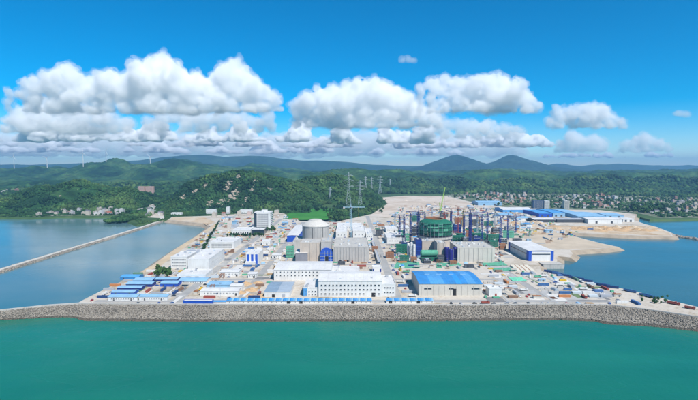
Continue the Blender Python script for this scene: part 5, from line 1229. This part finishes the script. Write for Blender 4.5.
def houses(poly, n, label, group, near, pick=None, sc=(.55, 1.0)):
    xs = [p[0] for p in poly]; ys = [p[1] for p in poly]; k = 0
    for _ in range(n*30):
        if k >= n: break
        x, y = rng.uniform(min(xs), max(xs)), rng.uniform(min(ys), max(ys))
        if not inside(poly, x, y): continue
        g = G(x, y, Z_M); s = rng.uniform(*sc)
        if any(abs(g.x-a)+abs(g.y-b) < near for a, b in HF) or not free(g.x, g.y, 12): continue
        HF.append((g.x, g.y)); hm = rng.choice(pick or HM); wn, rn = HNAME[hm.name]; o = link('house', hm, None, (g.x, g.y, Z_M+.1), rng.choice(Q)+rng.gauss(0, .1)); o.scale = (s, s, s*rng.uniform(.85, 1.15)); tag(o, '%s, %s walls, %s' % (label, wn, rn), 'house', '%s, %s walls, %s' % (group, wn, rn)); k += 1
houses([(445, 197), (470, 193.6), (534, 193.4), (534, 200.5), (505, 206), (478, 201)], 78, 'town house left of the navy office block', 'town houses left of the navy office block', 17)
houses([(550, 194.5), (600, 195.2), (640, 199), (640, 211), (605, 208.6), (571, 208), (551, 206)], 72, 'town house behind the blue factories', 'town houses behind the blue factories', 18)
houses([(630, 198.4), (698, 199.6), (740, 201), (740, 212.5), (698, 214), (655, 215), (638, 211)], 54, 'town house along the right bay shore', 'town houses along the right bay shore', 20)
houses([(34, 216.4), (60, 215.2), (90, 215.4), (124, 214.8), (126, 212), (105, 210), (62, 212), (42, 214.4)], 32, 'shore house at the foot of the left headland', 'houses at the foot of the left headland', 13, [HM[k] for k in (0, 1, 2, 5, 6, 10, 11, 12)], sc=(.6, 1.0))
houses([(145, 216), (163, 217), (161, 210), (150, 208)], 12, 'house in the hamlet at the end of the dam road', 'houses at the end of the dam road', 20, [HM[k] for k in (0, 1, 2, 5, 6, 10, 11, 12)], sc=(.6, 1.0))
houses([(-20, 190.5), (32, 189), (34, 191.4), (16, 194), (-20, 195)], 34, 'far house in the village behind the left headland', 'houses of the far left village', 20, sc=(1, 1.5))
houses([(206, 215.6), (282, 213), (282, 215), (215, 217.6)], 8, 'low house below the rocky hill', 'low houses below the rocky hill', 30, sc=(.7, 1))

# ================================================================== trees one can tell apart
def tree_proto(v):
    r_ = np.random.RandomState(v); n = 34
    th = r_.rand(n)*6.283; u = r_.rand(n)**.5; zz = r_.rand(n)
    rad = 2.6*np.sin(math.pi*(.18+.75*zz))
    P = np.stack([u*rad*np.cos(th), u*rad*np.sin(th), 2.2+zz*4.4], -1)
    crown = lumps('crown', P, .55+.75*r_.rand(n), M_CANOPY, 1, .42, (1, 1, .8), v)
    b = MB().tube((0, 0, -.2), (0, 0, 3.4), .26, 7, .14)
    for k in range(4):
        a = k*1.57+v; b.tube((0, 0, 2.2+.3*k), (1.3*math.cos(a), 1.3*math.sin(a), 3.8+.3*k), .1, 5, .04)
    return crown, b.mesh('trunk', M_TRUNK)
TP = [tree_proto(v) for v in range(5)]
def tree(label, group, g, s):
    t = thing('tree', label, 'tree', tuple(g), rng.uniform(0, 6), group); t.scale = (s, s, s*rng.uniform(.85, 1.2)); c, tr = rng.choice(TP)
    link('crown', c, t); link('trunk', tr, t)
def trees(pts, label, group, s=(.8, 1.3), z=ZG):
    for x, y in pts: tree(label, group, G(x+rng.uniform(-.5, .5), y+rng.uniform(-.2, .2), z), rng.uniform(*s))
trees([(219-k*.95+.0, 223+k*1.7) for k in range(26)], 'roadside tree on the bank road above the lagoon', 'trees along the bank road', (.8, 1.2))
trees([(228+k*1.9, 236.5) for k in range(20)], 'small tree in front of the low arched building', 'trees in front of the low arched building', (.7, 1.1))
trees([(rng.uniform(156, 170), rng.uniform(271, 277)) for k in range(26)], 'bushy tree in the green corner beside the white canopy building', 'trees beside the white canopy building', (.7, 1.2))
trees([(262+rng.uniform(0, 14), rng.uniform(229.5, 232)) for k in range(10)], 'tree on the forecourt of the office tower', 'trees by the office tower', (.8, 1.3))
trees([(rng.uniform(290, 334), rng.uniform(208.6, 211.5)) for k in range(30)], 'tree on the far edge of the bright lawn', 'trees along the far edge of the lawn', (1.1, 1.8))
trees([(rng.uniform(326, 342), rng.uniform(211, 221)) for k in range(28)], 'dark tree right of the bright lawn', 'dark trees right of the lawn', (1.2, 1.9))
trees([(rng.uniform(342, 384), rng.uniform(203.5, 214) ) for k in range(40)], 'tree at the edge of the wood left of the earthworks', 'trees left of the earthworks', (1.3, 2.0), Z_M)
trees([(rng.uniform(625, 666), rng.uniform(207.5, 213.5)) for k in range(45)], 'big dark tree in the town park by the right bay', 'trees in the town park by the bay', (1.8, 3.0), Z_M)
trees([(rng.uniform(455, 630), rng.uniform(193, 207)) for k in range(60)], 'tree between the town houses', 'trees between the town houses', (1.2, 2.0), Z_M)
trees([(rng.uniform(640, 668), 297.5+rng.uniform(0, 6.5)) for k in range(16)], 'low shrub on the eastern breakwater', 'shrubs on the eastern breakwater', (.35, .6))

# ================================================================== clouds: dense vapour in billowing closed shells
mc = bpy.data.materials.new('cloud_vapour'); mc.use_nodes = True
n_ = mc.node_tree.nodes; n_.remove(n_['Principled BSDF'])
v_ = n_.new('ShaderNodeVolumePrincipled'); v_.inputs['Color'].default_value = (.999, .9992, .9995, 1)
v_.inputs['Anisotropy'].default_value = 0
mc.node_tree.links.new(v_.outputs[0], n_['Material Output'].inputs['Volume'])
MC = {}
def cloud_mat(D, k=1):
    key = (int(D), k)
    if key not in MC:
        m = mc.copy(); MC[key] = m
        [x for x in m.node_tree.nodes if x.type == 'PRINCIPLED_VOLUME'][0].inputs['Density'].default_value = 58.0*k/D
    return MC[key]
def cloud(label, puffs, D, base, k=1, vox=.85, amp=1.0, seed=0, wisp=True):
    r_ = random.Random(seed)
    s = D/F
    org = A(sum(p[0] for p in puffs)/len(puffs), base, D)
    zb = org.z
    IV, IF = ico(1); IV2, IF2 = ico(2); VV, FF, off = [], [], 0
    def ball(c, R, big):
        nonlocal off
        V_, F_ = (IV2, IF2) if big else (IV, IF)
        VV.append(V_*np.array((R*1.06, R*1.06, R))+np.array(c)); FF.append(F_+off); off += len(V_)
    def sph():
        z_ = r_.uniform(-.35, 1); a_ = r_.uniform(0, 6.283); q = math.sqrt(max(0, 1-z_*z_)); return Vector((q*math.cos(a_), q*math.sin(a_), z_))
    more = []
    for a_, p in enumerate(puffs):
        for q in puffs[a_+1:]:
            dd = math.hypot(p[0]-q[0], p[1]-q[1])
            if .6*(p[2]+q[2]) < dd < 1.9*(p[2]+q[2]): more.append(((p[0]+q[0])/2+r_.uniform(-1, 1), (p[1]+q[1])/2+r_.uniform(-1, 1), (p[2]+q[2])*.42))
        yy, rr = p[1], p[2]
        while yy < base-rr*.5:
            yy += rr*.95; rr = max(rr*.93, 3); more.append((p[0]+r_.uniform(-.5, .5)*rr, min(yy, base), rr*r_.uniform(.8, 1.05)))
    puffs = puffs+more
    for (x, y, r) in puffs:
        c = A(x, y, D)-org; R = r*s*.9; c.y += r_.uniform(-.9, .9)*r*s
        ball(c, R, True)
        for j in range(11):
            R1 = R*r_.uniform(.25, .48); c1 = c+sph()*R*r_.uniform(.88, 1.12); ball(c1, R1, True)
            for q in range(5):
                R2 = R1*r_.uniform(.35, .55); ball(c1+sph()*R1*r_.uniform(.9, 1.2), R2, False)
    VV = np.concatenate(VV); FF = np.concatenate(FF)
    wob = ((fbm(VV[:, 0]/(22*s)+seed*3.3, VV[:, 0]*0+seed, 3)-.5)*min(14, .5*max(p[2] for p in puffs)))*s
    VV[:, 2] = np.where(VV[:, 2] < wob, wob+(VV[:, 2]-wob)*.16, VV[:, 2])
    me = np_mesh('cloud', VV, FF, cloud_mat(D, k))
    o = link('cloud', me, None, org); tag(o, label, 'cloud')
    r = o.modifiers.new('shell', 'REMESH'); r.mode = 'VOXEL'; r.voxel_size = vox*s; r.use_smooth_shade = True
    def billow(ob, spec):
        for sc, st in spec:
            t = bpy.data.textures.new('billow', 'CLOUDS'); t.noise_scale = sc*s; t.noise_depth = 2
            d = ob.modifiers.new('billow', 'DISPLACE'); d.texture = t; d.texture_coords = 'GLOBAL'; d.strength = st*s*amp; d.mid_level = .5
    billow(o, ((8, 3.0), (3, 1.8)))
    if wisp:                                            # thin torn vapour round the dense body
        W_ = VV.copy(); W_[:, 2] *= 1.02
        wm = np_mesh('wisp', W_, FF, cloud_mat(D, .34)); w_ = link('wisp', wm, o)
        r = w_.modifiers.new('shell', 'REMESH'); r.mode = 'VOXEL'; r.voxel_size = 1.5*vox*s; r.use_smooth_shade = True
        d = w_.modifiers.new('grow', 'DISPLACE'); d.strength = 1.4*s; d.mid_level = 0
        billow(w_, ((11, 7.5), (4, 4.5)))
    return o
cloud('tall white cumulus cloud with two towers at the upper left', [(10, 92, 4), (35, 87, 8), (55, 83, 11), (70, 78, 11), (66, 72, 6), (90, 87, 10), (110, 82, 10), (112, 77, 6), (130, 89, 11), (148, 82, 15), (160, 68, 11), (162, 58, 6), (150, 66, 6), (176, 78, 13), (195, 88, 12), (213, 87, 12), (230, 76, 11), (235, 65, 7), (221, 70, 4), (248, 84, 11), (263, 94, 9), (276, 101, 6), (28, 96, 6), (60, 97, 9), (95, 98, 9), (140, 99, 10), (180, 100, 10), (220, 100, 9)], 11500, 112, seed=1)
cloud('broad low white cloud under the big cumulus at left', [(8, 122, 7), (25, 114, 10), (42, 108, 9), (60, 110, 11), (78, 113, 10), (95, 118, 10), (112, 120, 8), (128, 124, 6), (50, 120, 8), (75, 124, 7)], 14500, 132, .8, seed=2)
cloud('low white cloud between the left and centre cumulus', [(150, 124, 6), (166, 119, 8), (184, 117, 9), (202, 120, 9), (222, 118, 8), (240, 121, 8), (258, 124, 6), (270, 118, 6)], 15500, 131, .7, seed=3)
cloud('big white cumulus cloud in the centre of the sky', [(296, 108, 7), (308, 103, 9), (322, 98, 10), (338, 100, 12), (350, 92, 10), (363, 88, 10), (372, 94, 12), (388, 96, 11), (398, 91, 6), (404, 105, 11), (420, 113, 9), (436, 117, 7), (330, 114, 10), (355, 114, 11), (380, 116, 10), (310, 117, 7), (402, 118, 8)], 12000, 127, seed=4)
cloud('white flat-bottomed cumulus right of centre with three humps', [(420, 88, 4), (432, 84, 6), (446, 80, 6), (458, 84, 7), (472, 86, 8), (486, 84, 9), (500, 84, 9), (512, 92, 10), (524, 99, 8), (536, 106, 5), (496, 98, 10), (478, 100, 9), (460, 102, 7), (444, 103, 6), (432, 104, 4)], 11000, 112, seed=5)
cloud('low white cloud bank below the three-humped cumulus', [(446, 124, 6), (460, 126, 7), (474, 128, 8), (490, 128, 8), (506, 130, 6), (520, 132, 5), (432, 132, 5)], 16000, 138, .7, seed=6)
cloud('long white cumulus cloud at right above two smaller ones', [(548, 123, 4), (560, 118, 6), (572, 114, 7), (586, 112, 8), (598, 113, 8), (610, 119, 6), (622, 124, 4), (556, 109, 4)], 13000, 128, seed=7)
cloud('small white cumulus left of the pair below the long cloud', [(560, 146, 4), (568, 139, 6), (576, 137, 5), (585, 143, 6), (596, 140, 5), (604, 145, 5), (590, 147, 5)], 18000, 152, .9, .9, seed=8)
cloud('small white cumulus right of the pair below the long cloud', [(624, 146, 4), (632, 144, 5), (642, 139, 6), (650, 142, 5), (660, 145, 5), (668, 148, 3)], 18000, 152, .9, .9, seed=9)
cloud('tiny lone white cloud high right of centre', [(402, 59.5, 1.8), (408, 58.5, 2.4), (414, 60, 1.8)], 9000, 61, .35, .8, .5, seed=10)
cloud('tiny lone white cloud at the right edge of the sky', [(675, 113.5, 2), (680, 113, 2.4), (684, 114, 1.6)], 11000, 116, .5, .8, .5, seed=11)
lr = random.Random(77)
def bank(label, x0, x1, base, hmax, D, seed, thr=.42, k=4.2):
    """a ragged line of low cumulus: heights and gaps from a noise along it"""
    pf = []; x = x0
    while x < x1:
        x += lr.uniform(2.2, 4.2)
        e = float(fbm(np.array([x/17.0+seed*7.7]), np.array([seed*1.3]), 3)[0]); fade = min(1, (x-x0)/18, (x1-x)/18)
        if e < thr: continue
        h = hmax*min(1, (e-thr)/.3)*max(.15, fade)*lr.uniform(.7, 1.1); r = max(1.5, h*.38)*lr.uniform(.7, 1.05)
        pf.append((x, base-h+r, r))
    return cloud(label, pf, D, base, k, 1.0, 1.25, seed=seed, wisp=False)
cloud('wide thin white veil of cloud low over the hills', [(x_, 145+lr.uniform(-3, 3), lr.uniform(9, 13)) for x_ in range(-60, 520, 13)], 33000, 156, .55, 2.4, 1.6, seed=400, wisp=False)
bank('ragged line of low white clouds above the left hills', -20, 205, 141, 20, 18000, 301, .34)
bank('ragged line of low white clouds above the rocky hill', 185, 330, 141, 20, 18500, 302, .36)
bank('ragged line of low white clouds left of the twin peaks', 318, 452, 143, 18, 18000, 303, .36)
bank('ragged line of low white clouds over the twin peaks', 430, 560, 146, 13, 19000, 304, .38)
bank('second ragged line of white clouds behind the first above the left hills', -20, 290, 146, 17, 21000, 311, .38)
bank('second ragged line of white clouds behind the first in the centre', 280, 520, 147, 15, 21000, 312, .38)
bank('thin lowest cloud line over the left ridge', -20, 180, 152, 12, 25000, 305, .36)
bank('thin lowest cloud line over the rocky hill', 160, 340, 153, 13, 26000, 306, .36)
bank('thin lowest cloud line above the pylons', 330, 470, 154, 11, 26000, 307, .38)
bank('faint lowest cloud line at the right edge', 520, 700, 157, 6, 30000, 308, .44)

# ================================================================== haze
hz = MB().box(-19500, 19500, -3500, 19200, -1.2, 470).build('haze', None)
mh = bpy.data.materials.new('haze_air'); mh.use_nodes = True
n_ = mh.node_tree.nodes; n_.remove(n_['Principled BSDF'])
v_ = n_.new('ShaderNodeVolumePrincipled'); v_.inputs['Color'].default_value = (.32, .64, 1, 1); v_.inputs['Density'].default_value = HAZE; v_.inputs['Anisotropy'].default_value = .3
mh.node_tree.links.new(v_.outputs[0], n_['Material Output'].inputs['Volume'])
hz.data.materials.clear(); hz.data.materials.append(mh)
tag(hz, 'pale blue haze in the air over the whole scene', kind='stuff')

for o_ in bpy.data.objects:
    for k_ in ('W', 'D', 'H'):
        if k_ in o_: del o_[k_]
